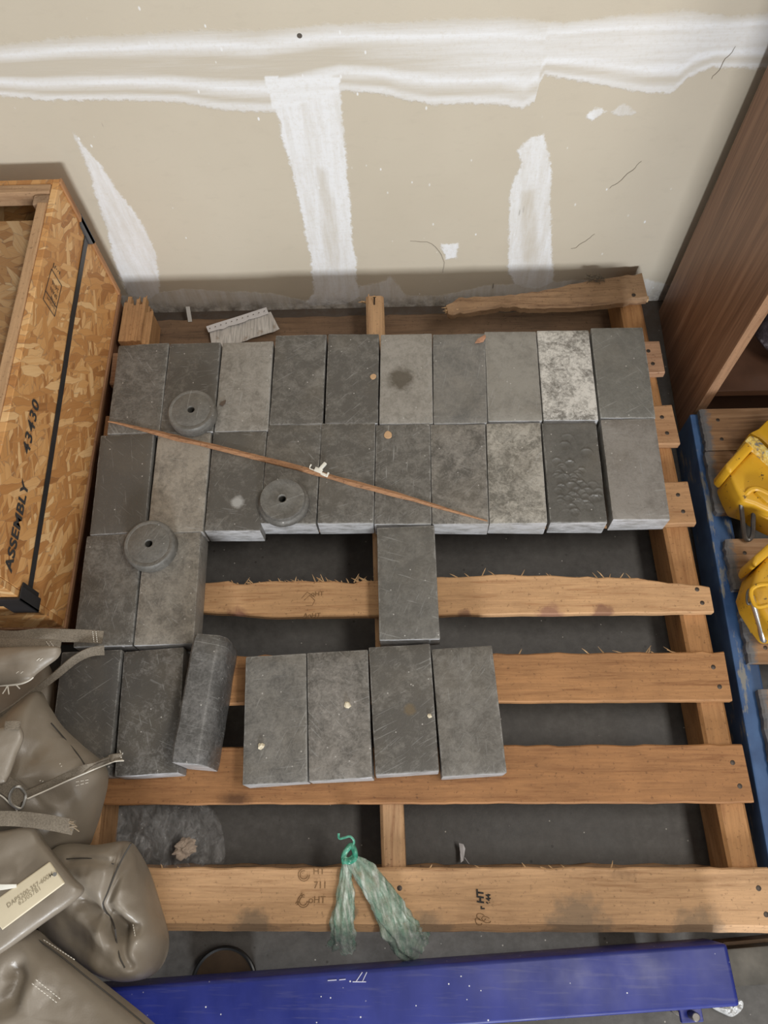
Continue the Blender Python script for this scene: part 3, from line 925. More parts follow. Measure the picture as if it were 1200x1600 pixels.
pl = Vector(paper.location)
sheet('page', [at(327, 514, zp), at(423, 487, zp + .006), at(437, 515, zp - .004), at(332, 548, zp - .008)], Pm.m, paper, .0005, zp, .003, pl)
st = sheet('punched_strip', [at(322, 510, zp + .004), at(416, 480, zp + .009), at(420, 490, zp + .007), at(326, 520, zp + .003)], strip_m, paper, .0005, zp, .001, pl)
hm = MB()
for k in range(11):
    u = k / 10
    q = at(328 + (413 - 328) * u, 513 - (513 - 486) * u, zp + .0075 + .005 * u) - pl
    hm.tube([q, q + Vector((0, 0, .0004))], .0013, 8)
hm.build('punch_hole', MB_dark, st)

o = MB().box(-.0045, .0045, -.0008, .0008, 0, .034).build('plastic_strip', plain('strip_grey', (.62, .62, .60), .5, var=.05), None, loc=at(297, 504, .0185) + Vector((0, .002, 0)), rot=(math.radians(-42), 0, math.radians(3)), bevel=.0003, seg=1)
tag(o, 'short flat whitish plastic strip propped by the wall left of the paper', 'strip')

# dry chips and a leaf on the bricks
chip_m = plain('wood_chip', (.52, .33, .18), .8)
for (u, v, r, lab) in ((606, 680, 6.5, 'tan wood chip on the brick behind the single brick'), (583.5, 589, 5, 'small tan wood chip on the rear row beside the stained brick'), (449, 671, 0, None)):
    if not r: continue
    q = at(u, v, ZB)
    poly = [(q.x + r * .00115 * (1 + .25 * fbm(a, u, 0, 3)) * math.cos(a), q.y + r * .00125 * (1 + .25 * fbm(a, v, 2, 3)) * math.sin(a)) for a in [i * math.pi / 6 for i in range(12)]]
    o = MB().prism(poly, ZB, ZB + .0022).build('wood_chip', chip_m, None, True, .0006, 1)
    tag(o, lab, 'wood chip')
leafm = plain('dry_leaf', (.42, .22, .13), .7, var=.3, scale=160)
mb = MB()
L = [at(u, v, ZB) for u, v in ((742, 537), (746, 531), (751, 529), (758, 524), (759, 529), (755, 535), (749, 537))]
mb.prism([(q.x, q.y) for q in L], lambda p: ZB + .001 + .003 * abs(fbm(p[0], p[1], 0, 200)), lambda p: ZB + .003 + .004 * abs(fbm(p[0], p[1], 0, 200)))
o = mb.build('dry_leaf', leafm, None); tag(o, 'curled reddish brown dry leaf scrap on the rear row of bricks', 'leaf')
L = [at(u, v, ZB) for u, v in ((343, 633), (346, 629), (353, 626), (352, 631), (348, 635))]
o = MB().prism([(q.x, q.y) for q in L], ZB, ZB + .003).build('dry_leaf', plain('leaf_brown', (.10, .07, .05), .8), None); tag(o, 'dark brown leaf scrap beside the rear disc', 'leaf')
crumb_m = plain('pale_crumb', (.72, .64, .48), .8)
random.seed(31)
for (u, v, r, lab) in ((408, 1166, 5, 'pale crumb on the left brick of the front four'), (543, 1102, 5.5, 'pale yellowish crumb on the second brick of the front four'), (671, 1119, 3.5, 'small pale crumb on the tan-stained brick of the front four')):
    q = at(u, v, ZB)
    bm = bmesh.new(); bmesh.ops.create_icosphere(bm, subdivisions=2, radius=r * .001)
    for w in bm.verts: w.co *= 1 + .5 * fbm(w.co.x, w.co.y, w.co.z + u, 300, 3); w.co.z = w.co.z * .5 + r * .0005
    me = bpy.data.meshes.new('crumb'); bm.to_mesh(me); bm.free(); me.materials.append(crumb_m)
    tag(link('crumb', me, None, (q.x, q.y, ZB + .0002)), lab, 'crumb')

# ------------------------------------------------------------------ strand-board crate
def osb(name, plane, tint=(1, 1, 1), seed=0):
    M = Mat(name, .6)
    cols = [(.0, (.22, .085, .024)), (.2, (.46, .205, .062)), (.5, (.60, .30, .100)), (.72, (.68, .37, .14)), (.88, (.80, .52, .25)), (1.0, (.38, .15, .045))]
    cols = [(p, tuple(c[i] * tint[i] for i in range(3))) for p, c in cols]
    layers = []; edges = []
    for k, (ang, L, w) in enumerate(((.35, 17, 78), (-.5, 15, 90), (.95, 16, 88))):
        if plane == 'yz': rot = (ang, 0, 0); sc = (20, L, w)
        elif plane == 'xz': rot = (0, ang, 0); sc = (L, 20, w)
        else: rot = (0, 0, ang); sc = (L, w, 20)
        # rotate first, then stretch
        co1 = M.co((seed + k * 3.3, seed * 2 + k, k * 1.7), rot)
        warp = M.nt.nodes.new('ShaderNodeVectorMath'); warp.operation = 'MULTIPLY_ADD'
        M.nt.links.new(M.noise(co1, 14, 3, .6, 0, True), warp.inputs[0]); warp.inputs[1].default_value = (.02, .02, .02); M.nt.links.new(co1, warp.inputs[2])
        co2 = M.co((0, 0, 0), (0, 0, 0), sc, warp.outputs[0])
        sep = M.nt.nodes.new('ShaderNodeSeparateColor'); M.nt.links.new(M.voro(co2, 1.0, 'Color'), sep.inputs[0])
        grain = M.noise(M.co((0, 0, 0), (0, 0, 0), tuple(s * (5 if s > 40 else .6) for s in sc), co1), 1.0, 3)
        v = M.math('ADD', M.math('MULTIPLY', sep.outputs[0], .72), M.math('MULTIPLY', grain, .28))
        layers.append((M.ramp(v, cols), sep.outputs[1], sep.outputs[2]))
        edges.append(M.voro(co2, 1.0, 'Distance', 'DISTANCE_TO_EDGE'))
    c = layers[0][0]; h = layers[0][1]; ed = edges[0]
    for (lc, sel, hh), e2 in zip(layers[1:], edges[1:]):
        s = M.ramp(sel, [(.56, 0), (.58, 1)])
        c = M.mix(s, c, lc)
        h = M.math('ADD', M.math('MULTIPLY', h, M.math('SUBTRACT', 1, s)), M.math('MULTIPLY', hh, s))
        ed = M.math('ADD', M.math('MULTIPLY', ed, M.math('SUBTRACT', 1, s)), M.math('MULTIPLY', e2, s))
    c = M.mix(M.ramp(ed, [(.0, .4), (.035, 0)]), c, tuple(.10 * t for t in tint))
    dk = M.noise(M.co((seed, 2, 3)), 34, 5, .7)
    c = M.mix(M.ramp(dk, [(.64, 0), (.72, .6)]), c, (.13, .05, .018))
    M.set('Base Color', c)
    M.bump(M.math('ADD', h, M.math('MULTIPLY', ed, 1.5)), .3, .0012)
    return M.m


CX, CY0, CY1, CZ0, CZ1 = -.610, .372, 1.100, .140, .445
CXL = -1.20
crate = tag(empty('wooden_crate', (CX - .3, (CY0 + CY1) / 2, 0)), 'strand-board shipping crate with black strap and stencilled numbers', 'crate')
cl = Vector(crate.location)


def cpart(mb, name, mat, parent=crate, **kw):
    o = mb.build(name, mat, None, **kw)
    o.parent = parent
    off = cl if parent is crate else Vector((0, 0, 0))
    o.location = -cl if parent is crate else (0, 0, 0)
    return o


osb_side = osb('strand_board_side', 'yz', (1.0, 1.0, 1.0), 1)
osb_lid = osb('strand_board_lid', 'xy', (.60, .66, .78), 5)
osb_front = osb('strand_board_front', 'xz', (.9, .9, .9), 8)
T_ = .012
side = cpart(MB().box(CX - T_, CX, CY0 + T_, CY1, CZ0, CZ1), 'side_panel', osb_side, bevel=.0012, seg=1)
cpart(MB().box(CXL, CX, CY0, CY0 + T_, CZ0, CZ1), 'front_panel', osb_front, bevel=.0012, seg=1)
cpart(MB().box(CXL, CX - T_, CY1 - T_, CY1, CZ0, CZ1), 'rear_panel', osb_front, bevel=.0012, seg=1)
cpart(MB().box(CXL, CXL + T_, CY0 + T_, CY1 - T_, CZ0, CZ1), 'side_panel', osb_side, bevel=.0012, seg=1)
cpart(MB().box(CXL + T_, CX - T_, CY0 + T_, CY1 - T_, CZ0, CZ0 + .012), 'bottom_panel', osb_lid)
rail_y = wood('crate_rail', 1, (.58, .37, .18), (.38, .21, .09), seed=61, stain=.2)
rail_x = wood('crate_rail_cross', 0, (.50, .32, .16), (.30, .17, .075), seed=62, stain=.35)
rail_z = wood('crate_post', 2, (.44, .30, .17), (.27, .17, .085), seed=63, stain=.4)
cpart(MB().box(CXL + T_, CX - T_ - .001, CY1 - T_ - .019, CY1 - T_ - .0005, CZ1 - .030, CZ1 + .001), 'top_rail', rail_x, bevel=.002)
cpart(MB().box(CX - T_ - .018, CX - T_ - .0005, CY0 + T_ + .001, 1.045, CZ1 - .026, CZ1 + .0015), 'top_rail', rail_y, bevel=.002)
cpart(MB().box(CX - T_ - .030, CX - T_ - .0005, 1.046, CY1 - T_ - .0195, CZ0 + .012, CZ1 - .004), 'corner_post', rail_z, bevel=.003)
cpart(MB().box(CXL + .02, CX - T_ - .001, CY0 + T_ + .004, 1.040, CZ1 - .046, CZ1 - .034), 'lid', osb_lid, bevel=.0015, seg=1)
# vertical edge batten seen at the rear end of the side
cpart(MB().box(CX - .001, CX + .004, CY1 - .010, CY1 + .002, CZ0, CZ1), 'edge_batten', wood('crate_edge', 2, (.48, .25, .10), (.28, .13, .05), seed=64), bevel=.0015, seg=1)
skid_m = wood('skid_wood', 1, (.26, .13, .06), (.14, .06, .028), seed=65)
for x in (CX - .045, -.90, CXL + .045):
    cpart(MB().box(x - .04, x + .04, CY0 + .004, CY1 - .004, .0, .128), 'skid', skid_m, bevel=.003)
cpart(MB().box(CXL, CX + .0025, CY0 - .002, CY1, .128, .1395), 'base_board', wood('base_ply', 1, (.36, .19, .085), (.2, .095, .04), seed=66), bevel=.0015, seg=1)

blk = plain('black_strap', (.018, .018, .02), .38, var=.25, bump=.05)
grey_blk = plain('strap_protector', (.055, .055, .058), .45, var=.2)
zs0, zs1 = .283, .318   # strap height at the front and rear
mb = MB()
w = .0075
sv = []; sf = []
pts = [(CX + .0012, CY1 + .003, zs1), (CX + .0012, .9, zs1 - .005), (CX + .0012, .6, zs0 + .012), (CX + .0015, CY0 - .001, zs0), (CX - .2, CY0 - .0015, zs0 - .004), (CXL, CY0 - .0015, zs0)]
for (x, y, z) in pts:
    nx, ny = (1, 0) if y > CY0 else (0, -1)
    for (d, e) in ((0, -w), (0, w), (.0012, w), (.0012, -w)): sv.append((x + nx * d, y + ny * d, z + e))
for i in range(len(pts) - 1):
    for q in range(4): sf.append((i * 4 + q, i * 4 + (q + 1) % 4, i * 4 + 4 + (q + 1) % 4, i * 4 + 4 + q))
sf += [(3, 2, 1, 0), tuple(len(pts) * 4 - 4 + q for q in range(4))]
cpart(MB().add(sv, sf), 'strap', blk)
# corner protectors of the strap
mb = MB()
mb.add([(CX + .004, CY1 + .004, zs1 + .040), (CX + .004, CY1 - .016, zs1 + .030), (CX + .004, CY1 - .022, zs1 - .012), (CX + .004, CY1 - .006, zs1 - .030), (CX + .004, CY1 + .004, zs1 - .034),
        (CX, CY1 + .004, zs1 + .040), (CX, CY1 - .016, zs1 + .030), (CX, CY1 - .022, zs1 - .012), (CX, CY1 - .006, zs1 - .030), (CX, CY1 + .004, zs1 - .034)],
       [(0, 1, 2, 3, 4), (9, 8, 7, 6, 5), (0, 5, 6, 1), (1, 6, 7, 2), (2, 7, 8, 3), (3, 8, 9, 4), (4, 9, 5, 0)])
cpart(mb, 'strap_protector', grey_blk, bevel=.0008, seg=1)
mb = MB()
for k, (yy, zz) in enumerate(((.026, .028), (.018, .034))):
    mb.box(CX + .0005 + k * .002, CX + .003 + k * .002, CY0 - .004 - k * .002, CY0 + yy, zs0 - zz, zs0 + zz)
    mb.box(CX - .036, CX + .003 + k * .002, CY0 - .004 - k * .002, CY0 - .0008, zs0 - zz, zs0 + zz)
cpart(mb, 'strap_protector', blk, bevel=.0015, seg=2)


def ctext(body, y, z, size, bold=.0, mat=INK, sp=1.0):
    o = text(body, side, mat, (CX + .0003, y, z), (0, 1, 0), (0, 0, 1), size, bold=bold, sp=sp)
    return o


ctext('ASSEMBLY', .400, .349, .0310, .0010, sp=1.06)
ctext('43430', .592, .3655, .0325, .0008, sp=1.22)
# grading stamp: a frame with two rows of print
q = [Vector((CX + .0005, y, z)) for y, z in ((.859, .418), (.928, .412), (.927, .369), (.859, .372))]
mb = MB()
for i in range(4): mb.tube([q[i], q[(i + 1) % 4]], .0007, 4)
a0, b0 = q[0].lerp(q[1], .28), q[3].lerp(q[2], .28)
mb.tube([a0, b0], .0007, 4)
for k in range(5): mb.tube([q[1] + Vector((0, .006 + k * .003, -.004 - k * .006)), q[1] + Vector((0, .016 - k * .001, -.004 - k * .006))], .0008, 4)
mb.build('printed_mark', INK, side)
for k, s in enumerate(('7/16', 'SPAN', '24/16')): text(s, side, INK, (CX + .0003, .884 + k * .0145, .376), (0, 0, 1), (0, -1, 0), .0115)
text('EXPOSURE', side, INK, (CX + .0003, .874, .376), (0, 0, 1), (0, -1, 0), .0065)

# ------------------------------------------------------------------ brown laminate bookcase
Lm = Mat('walnut_laminate', .42)
co = Lm.co((0, 0, 0), (0, 0, 0), (60, 30, 1.6))
g = Lm.noise(co, 1.0, 6, .6, 1.5); g2 = Lm.noise(Lm.co((0, 0, 0), (0, 0, 0), (300, 260, 4)), 1.0, 3)
gg = Lm.math('ADD', Lm.math('MULTIPLY', g, .6), Lm.math('MULTIPLY', g2, .4))
Lm.set('Base Color', Lm.ramp(gg, [(.34, (.13, .056, .027)), (.5, (.25, .122, .066)), (.66, (.37, .20, .118))]))
Lm.bump(g2, .1, .0006)
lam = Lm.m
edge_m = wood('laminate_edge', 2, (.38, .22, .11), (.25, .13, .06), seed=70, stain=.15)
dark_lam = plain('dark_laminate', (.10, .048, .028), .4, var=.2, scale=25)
KX, KY0, KY1, KZ = .560, .806, 1.122, 1.10
book = tag(empty('bookcase', (KX + .4, .96, 0)), 'brown wood-grain bookcase standing by the wall behind the blue pallet', 'bookcase')
kl = Vector(book.location)


def kpart(mb, name, mat, **kw):
    o = mb.build(name, mat, book, **kw); o.location = -kl
    return o


sp_ = kpart(MB().box(KX, KX + .019, KY0 + .001, KY1, 0, KZ), 'side_panel', lam, bevel=.0006, seg=1)
e_ = MB().box(KX + .0003, KX + .0187, KY0 - .0006, KY0 + .001, .02, KZ).build('edge_band', edge_m, sp_)
sp2 = kpart(MB().box(1.34, 1.359, KY0, KY1, 0, KZ), 'side_panel', lam, bevel=.0006, seg=1)
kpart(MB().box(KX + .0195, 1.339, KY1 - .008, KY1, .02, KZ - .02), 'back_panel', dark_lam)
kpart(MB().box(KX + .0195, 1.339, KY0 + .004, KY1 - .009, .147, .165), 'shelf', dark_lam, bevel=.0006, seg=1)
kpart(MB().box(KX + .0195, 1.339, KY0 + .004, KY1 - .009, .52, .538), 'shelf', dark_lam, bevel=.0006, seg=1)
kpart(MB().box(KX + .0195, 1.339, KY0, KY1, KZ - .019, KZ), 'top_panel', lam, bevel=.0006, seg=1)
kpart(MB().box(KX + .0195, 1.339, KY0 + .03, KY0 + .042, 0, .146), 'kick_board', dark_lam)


# ------------------------------------------------------------------ soft shapes
def pillow(name, outline, centre, h, mat, parent=None, under=.05, p=2.4, q=2.0, creases=(), nz=.004, ns=14, rings=26, na=128, seed=0, smooth='all'):
    """soft filled shape: outline = list of Vectors (edge line), centre = Vector; h = how far it bulges over the edge plane"""
    E_ = spline(outline, na, True); na = len(E_)
    vs = []; fs = []

    def dz(x, y):
        d = 0.0
        for (L, dep, wid) in creases:
            best = 1e9
            for a, b in zip(L[:-1], L[1:]):
                ex, ey = b.x - a.x, b.y - a.y
                t = max(0, min(1, ((x - a.x) * ex + (y - a.y) * ey) / (ex * ex + ey * ey + 1e-12)))
                best = min(best, math.hypot(x - a.x - t * ex, y - a.y - t * ey))
            d -= dep * math.exp(-(best / wid) ** 2)
        return d
    for side_ in (0, 1):
        for r in range(rings + 1):
            u = (r / rings) ** .8
            for i, e in enumerate(E_):
                c = centre.lerp(e, u)
                bulge = max(0, 1 - u ** p) ** (1 / q)
                if side_ == 0:
                    z = c.z + h * bulge
                    fade = 1 - u ** 6
                    z += (dz(c.x, c.y) + fbm(c.x, c.y, seed, ns, 4) * nz) * fade
                else:
                    z = c.z - under * bulge - .001
                vs.append((c.x, c.y, z))
    n1 = (rings + 1) * na
    for side_ in (0, 1):
        o = side_ * n1
        for r in range(rings):
            for i in range(na):
                j = (i + 1) % na
                f = (o + r * na + i, o + r * na + j, o + (r + 1) * na + j, o + (r + 1) * na + i)
                fs.append(f if side_ else f[::-1])
    for i in range(na):
        j = (i + 1) % na
        a = rings * na
        fs.append((a + i, a + j, n1 + a + j, n1 + a + i))
    me = bpy.data.meshes.new(name); me.from_pydata(vs, [], fs)
    bm = bmesh.new(); bm.from_mesh(me)
    bmesh.ops.remove_doubles(bm, verts=bm.verts, dist=1e-5)
    bmesh.ops.recalc_face_normals(bm, faces=bm.faces)
    bm.to_mesh(me); bm.free()
    for pg in me.polygons: pg.use_smooth = True
    me.materials.append(mat)
    o = link(name, me, parent)
    o['_top'] = 0
    del o['_top']
    return o, dz


def PX(L, z=None): return [at(a[0], a[1], a[2] if z is None else z) for a in L]


Vm = Mat('grey_vinyl', .40)
co = Vm.co()
v1 = Vm.noise(co, 6, 5, .6); v2 = Vm.noise(co, 420, 2, .5); v3 = Vm.noise(co, 45, 5, .65)
vc = Vm.ramp(v1, [(.3, (.205, .170, .128)), (.7, (.285, .245, .195))])
vc = Vm.mix(Vm.ramp(v3, [(.6, 0), (.78, .35)]), vc, (.32, .29, .25))
Vm.set('Base Color', vc)
Vm.set('Roughness', Vm.ramp(v3, [(.3, .33), (.7, .52)]))
Vm.b.inputs['Specular IOR Level'].default_value = .7
Vm.bump(Vm.math('ADD', Vm.math('MULTIPLY', v2, .12), Vm.math('MULTIPLY', Vm.noise(co, 9, 1, .4, 1.2), 6.0)), .32, .004)
vinyl = Vm.m
web = Mat('grey_webbing', .8)
wv = web.noise(web.co(scale=(1, 1, 1)), 500, 2); wv2 = web.noise(web.co(), 30, 4)
web.set('Base Color', web.ramp(web.math('ADD', web.math('MULTIPLY', wv, .6), web.math('MULTIPLY', wv2, .4)), [(.3, (.11, .090, .066)), (.7, (.27, .228, .175))]))
web.bump(wv, .5, .001)
webbing = web.m
thread = plain('pale_thread', (.74, .70, .62), .8, var=.1)
seam_m = plain('seam_dark', (.055, .048, .04), .7)
steel = plain('bright_steel', (.62, .61, .58), .28, .9, var=.12, scale=90)


def stitch(lines, parent, n=9, r=.0006):
    mb = MB()
    for a, b in lines:
        for k in range(n):
            p = a.lerp(b, (k + .1) / n); q_ = a.lerp(b, (k + .75) / n)
            mb.tube([p, (p + q_) / 2 + Vector((0, 0, .0006)), q_], r, 5)
    return mb.build('stitching', thread, parent)


def surf_z(o, x, y):
    """height of the top of mesh o at x, y"""
    dg = bpy.context.evaluated_depsgraph_get()
    ok, loc, nrm, idx = o.ray_cast(Vector((x, y, 2.0)), Vector((0, 0, -1)))
    return loc.z if ok else None


def on(o, L, lift=.0006, z=.25):
    """points of the line L laid on top of o"""
    out = []
    for (u, v) in L:
        zz = z; p = at(u, v, zz)
        for _ in range(6):
            s = surf_z(o, p.x, p.y)
            if s is None: break
            zz = s; p = at(u, v, zz)
        out.append(Vector((p.x, p.y, zz + lift)))
    return out


# bag lying against the bricks, with strap and buckle
cr = [(PX([(80, 1128), (110, 1160), (128, 1190), (134, 1198)], .24), .006, .006), (PX([(50, 1180), (62, 1155), (60, 1120)], .25), .010, .02), (PX([(60, 1235), (90, 1255), (100, 1290)], .25), .012, .02)]
bagA, dzA = pillow('vinyl_bag', PX([(58, 1080, .205), (78, 1105, .205), (98, 1135, .20), (130, 1165, .193), (163, 1194, .188), (169, 1220, .186), (160, 1262, .175), (148, 1300, .16), (135, 1325, .14), (90, 1345, .14), (20, 1350, .15), (-50, 1330, .18), (-70, 1230, .20), (-60, 1165, .20), (5, 1118, .205)]),
                   at(50, 1220, .21), .055, vinyl, None, under=.02, p=3, q=1.8, creases=cr, seed=1)
tag(bagA, 'grey-brown vinyl bag with a buckled strap leaning over the dark half-covered brick', 'bag', 'vinyl bags in the corner')
stitch([tuple(on(bagA, [(62, 1221), (96, 1192)])), tuple(on(bagA, [(66, 1222), (98, 1196)]))], bagA)
stitch([tuple(on(bagA, [(118, 1222), (140, 1218)])), tuple(on(bagA, [(118, 1228), (140, 1222)]))], bagA, 3)
sm = MB().tube(spline(on(bagA, [(80, 1130), (100, 1153), (120, 1177), (131, 1193), (134, 1198)], .0002), 20), .0012, 5); sm.build('seam', seam_m, bagA)
P3 = [on(bagA, [(46, 1243)], .012)[0], on(bagA, [(75, 1228)], .004)[0], on(bagA, [(110, 1212)], .004)[0], on(bagA, [(145, 1197)], .004)[0], at(166, 1188, .198), at(178, 1184, .197), at(191, 1183, .196)]
MB().ribbon(P3, .012, .0022, Vector((.55, .8, .35)), 40).build('strap', webbing, bagA, True)
mb = MB().tube(spline([p + Vector((.004, -.0055, .0015)) for p in P3], 40), .0011, 5)
for k in range(8):
    q = at(190, 1183 + random.uniform(-4, 5), .197); mb.tube([q, q + Vector((random.uniform(-.004, .003), random.uniform(-.004, .008), random.uniform(-.001, .002)))], .0007, 4)
mb.build('frayed_edge', thread, bagA)
ringP = [on(bagA, [(u, v)], .011)[0] for u, v in ((33, 1231), (41, 1232), (48, 1242), (47, 1252), (42, 1264), (33, 1262), (25, 1255), (24, 1245), (27, 1237))]
MB().tube(spline([p + Vector((0, 0, .006)) for p in ringP], 36, True), .0022, 8, True).build('buckle_ring', steel, bagA, True)
MB().ribbon([on(bagA, [(-20, 1205)], .012)[0], on(bagA, [(5, 1220)], .012)[0], on(bagA, [(28, 1238)], .010)[0], on(bagA, [(40, 1252)], .010)[0]], .024, .002, Vector((.5, .85, 0)), 24).build('strap', webbing, bagA, True)
mb = MB().tube(spline([on(bagA, [q])[0] + Vector((0, 0, .014)) for q in ((-10, 1236), (10, 1245), (24, 1258), (33, 1266), (34, 1280))], 20), .0012, 5); mb.build('frayed_edge', thread, bagA)

# rounded bag end resting on the front board
seamB = [(205, 1318), (192, 1340), (180, 1365), (168, 1395), (161, 1412), (166, 1425), (174, 1435), (180, 1452), (182, 1470), (187, 1495), (195, 1512)]
cr = [(PX(seamB, .25), .012, .007), (PX([(128, 1408), (150, 1425), (172, 1440), (178, 1455)], .24), .020, .013), (PX([(205, 1452), (190, 1448), (176, 1448)], .24), .016, .010), (PX([(100, 1470), (130, 1480), (160, 1495), (180, 1470)], .24), .016, .018), (PX([(104, 1342), (140, 1342), (176, 1348)], .25), .007, .006), (PX([(226, 1362), (228, 1392)], .23), -.004, .012)]
bagB, dzB = pillow('vinyl_bag', PX([(95, 1322, .165), (150, 1320, .185), (198, 1314, .185), (216, 1330, .17), (234, 1365, .16), (250, 1415, .155), (263, 1465, .155), (258, 1500, .16), (238, 1524, .175), (205, 1533, .178), (165, 1525, .165), (120, 1495, .125), (70, 1450, .115), (60, 1380, .14)]),
                   at(182, 1420, .170), .078, vinyl, None, under=.028, p=3.4, q=2.3, creases=cr, nz=.006, seed=4, rings=40, na=170)
tag(bagB, 'plump creased vinyl bag end resting on the pallet\'s front board', 'bag', 'vinyl bags in the corner')
MB().tube(spline(on(bagB, seamB, .0004), 40), .0013, 5).build('seam', seam_m, bagB)
MB().tube(spline(on(bagB, [(104, 1342), (140, 1341), (178, 1350)], .0003), 20), .0009, 5).build('seam', seam_m, bagB)
stitch([tuple(on(bagB, [(208, 1444), (214, 1476)]))], bagB, 8, .0008)

# flat folded bag in the very corner
cr = [(PX([(40, 1455), (90, 1490), (140, 1530), (190, 1570), (250, 1620)], .25), .006, .005), (PX([(20, 1560), (30, 1530), (26, 1520)], .27), .02, .014), (PX([(0, 1600), (40, 1560), (75, 1500)], .27), -.008, .018)]
bagC, dzC = pillow('vinyl_bag', PX([(46, 1450, .235), (82, 1474, .23), (125, 1507, .225), (172, 1543, .22), (240, 1598, .215), (290, 1650, .215), (250, 1700, .215), (60, 1740, .22), (-90, 1680, .22), (-110, 1560, .23), (-40, 1460, .235)]),
                   at(70, 1580, .23), .045, vinyl, None, under=.018, p=5, q=2.2, creases=cr, nz=.006, ns=10, seed=7)
tag(bagC, 'flat folded vinyl bag nearest the camera, beside the blue beam', 'bag', 'vinyl bags in the corner')
stitch([tuple(on(bagC, [(50, 1536), (90, 1567)])), tuple(on(bagC, [(56, 1530), (95, 1561)]))], bagC)
stitch([tuple(on(bagC, [(68, 1468), (118, 1500)]))], bagC, 12)
MB().tube(spline(on(bagC, [(40, 1455), (90, 1490), (140, 1530), (190, 1570), (250, 1620)], .0002), 30), .0011, 5).build('seam', seam_m, bagC)

# bag with the cream label plate
bagD, _ = pillow('vinyl_bag', PX([(-90, 1310, .29), (0, 1299, .29), (48, 1292, .288), (66, 1315, .287), (88, 1342, .286), (112, 1372, .285), (128, 1390, .283), (112, 1410, .283), (60, 1447, .283), (0, 1490, .283), (-70, 1530, .283), (-120, 1420, .285)]),
                 at(0, 1395, .29), .012, vinyl, None, under=.030, p=9, q=2.5, nz=.0025, seed=11)
tag(bagD, 'flat-topped vinyl bag bearing a cream label plate', 'bag', 'vinyl bags in the corner')
cream = plain('cream_plate', (.72, .64, .47), .5, var=.07, scale=25)
zl = .3045
c = [at(u, v, zl) for u, v in ((77, 1346), (101, 1380), (3, 1453), (-24, 1418))]
mb = MB()
v4 = [Vector((q_.x, q_.y, zl + dz_)) for q_, dz_ in zip(c, (0, 0, 0, 0))]
mb.prism([(q_.x, q_.y) for q_ in v4], zl - .004, zl)
plate = mb.build('label_plate', cream, bagD, True, .003, 3, angle=80)
plate['label'] = 'cream label plate with faint printed numbers'
ink2 = plain('grey_print', (.34, .29, .20), .8, bump=0)
rd = (c[0] - c[3]); ud = (c[0] - c[1])
text('DAP5200-357-600M-1', plate, ink2, at(12, 1419, zl), rd, ud, .0083, bold=.0001)
text('623057B1', plate, ink2, at(30, 1415, zl), rd, ud, .0083)
q = at(86, 1366, zl); MB().tube([q, q + Vector((0, 0, .001))], .0028, 10).build('rivet', steel, plate)
MB().ribbon([at(-20, 1387, .305), at(5, 1386, .308), at(26, 1384, .306)], (.010, .004), .0015, Vector((0, 1, .3)), 10).build('plastic_tie', wp, bagD, True)

# torn bag with its frayed flap and two loose straps by the crate
bagE, _ = pillow('vinyl_bag', PX([(-80, 1015, .262), (0, 1012, .265), (50, 1010, .265), (88, 1010, .262), (95, 1016, .26), (90, 1028, .258), (70, 1043, .256), (57, 1053, .256), (45, 1064, .256), (10, 1071, .256), (-80, 1075, .256)]),
                 at(0, 1040, .266), .012, vinyl, None, under=.005, p=4, q=2, nz=.003, seed=13)
tag(bagE, 'torn vinyl bag flap with a white frayed edge in front of the crate', 'bag', 'vinyl bags in the corner')
fr = [at(u, v, .257) for u, v in ((-20, 1071), (8, 1071), (30, 1069), (44, 1064), (52, 1058))]
mb = MB().tube(spline(fr, 24), .0014, 5)
for L in ([(12, 1071), (8, 1078), (4, 1084)], [(12, 1071), (14, 1085)], [(24, 1069), (29, 1074), (31, 1076)]):
    mb.tube(spline([at(u, v, .256) for u, v in L], 8), .0010, 5)
mb.build('frayed_edge', thread, bagE)
stitch([tuple(on(bagE, [(57, 1033), (64, 1027)])), tuple(on(bagE, [(62, 1033), (69, 1027)])), tuple(on(bagE, [(25, 1053), (31, 1048)])), tuple(on(bagE, [(32, 1053), (38, 1048)]))], bagE, 1)
st1 = MB().ribbon(PX([(-30, 992, .235), (20, 996, .24), (60, 992, .235), (100, 993, .222), (135, 994, .21), (161, 996, .205)]), .021, .0022, Vector((0, 1, .15)), 40).build('strap', webbing, bagE, True)
stitch([(at(145, 986, .211), at(147, 1004, .211)), (at(150, 986, .211), at(152, 1004, .211))], bagE, 6)
MB().ribbon(PX([(-30, 1006, .243), (30, 1007, .245), (70, 1008, .243), (95, 1009, .238)]), .019, .0022, Vector((0, 1, 0)), 30).build('strap', webbing, bagE, True)
stitch([(at(72, 1002, .248), at(80, 1013, .248)), (at(78, 1002, .248), at(86, 1013, .247))], bagE, 4)
MB().ribbon(PX([(163, 1016, .205), (140, 1019, .212), (115, 1032, .215), (85, 1057, .212), (50, 1083, .215), (10, 1112, .228), (-40, 1140, .235)]), (.016, .012), .0022, (Vector((.35, .9, .35)), Vector((.3, .5, .9))), 50).build('strap', webbing, bagE, True)

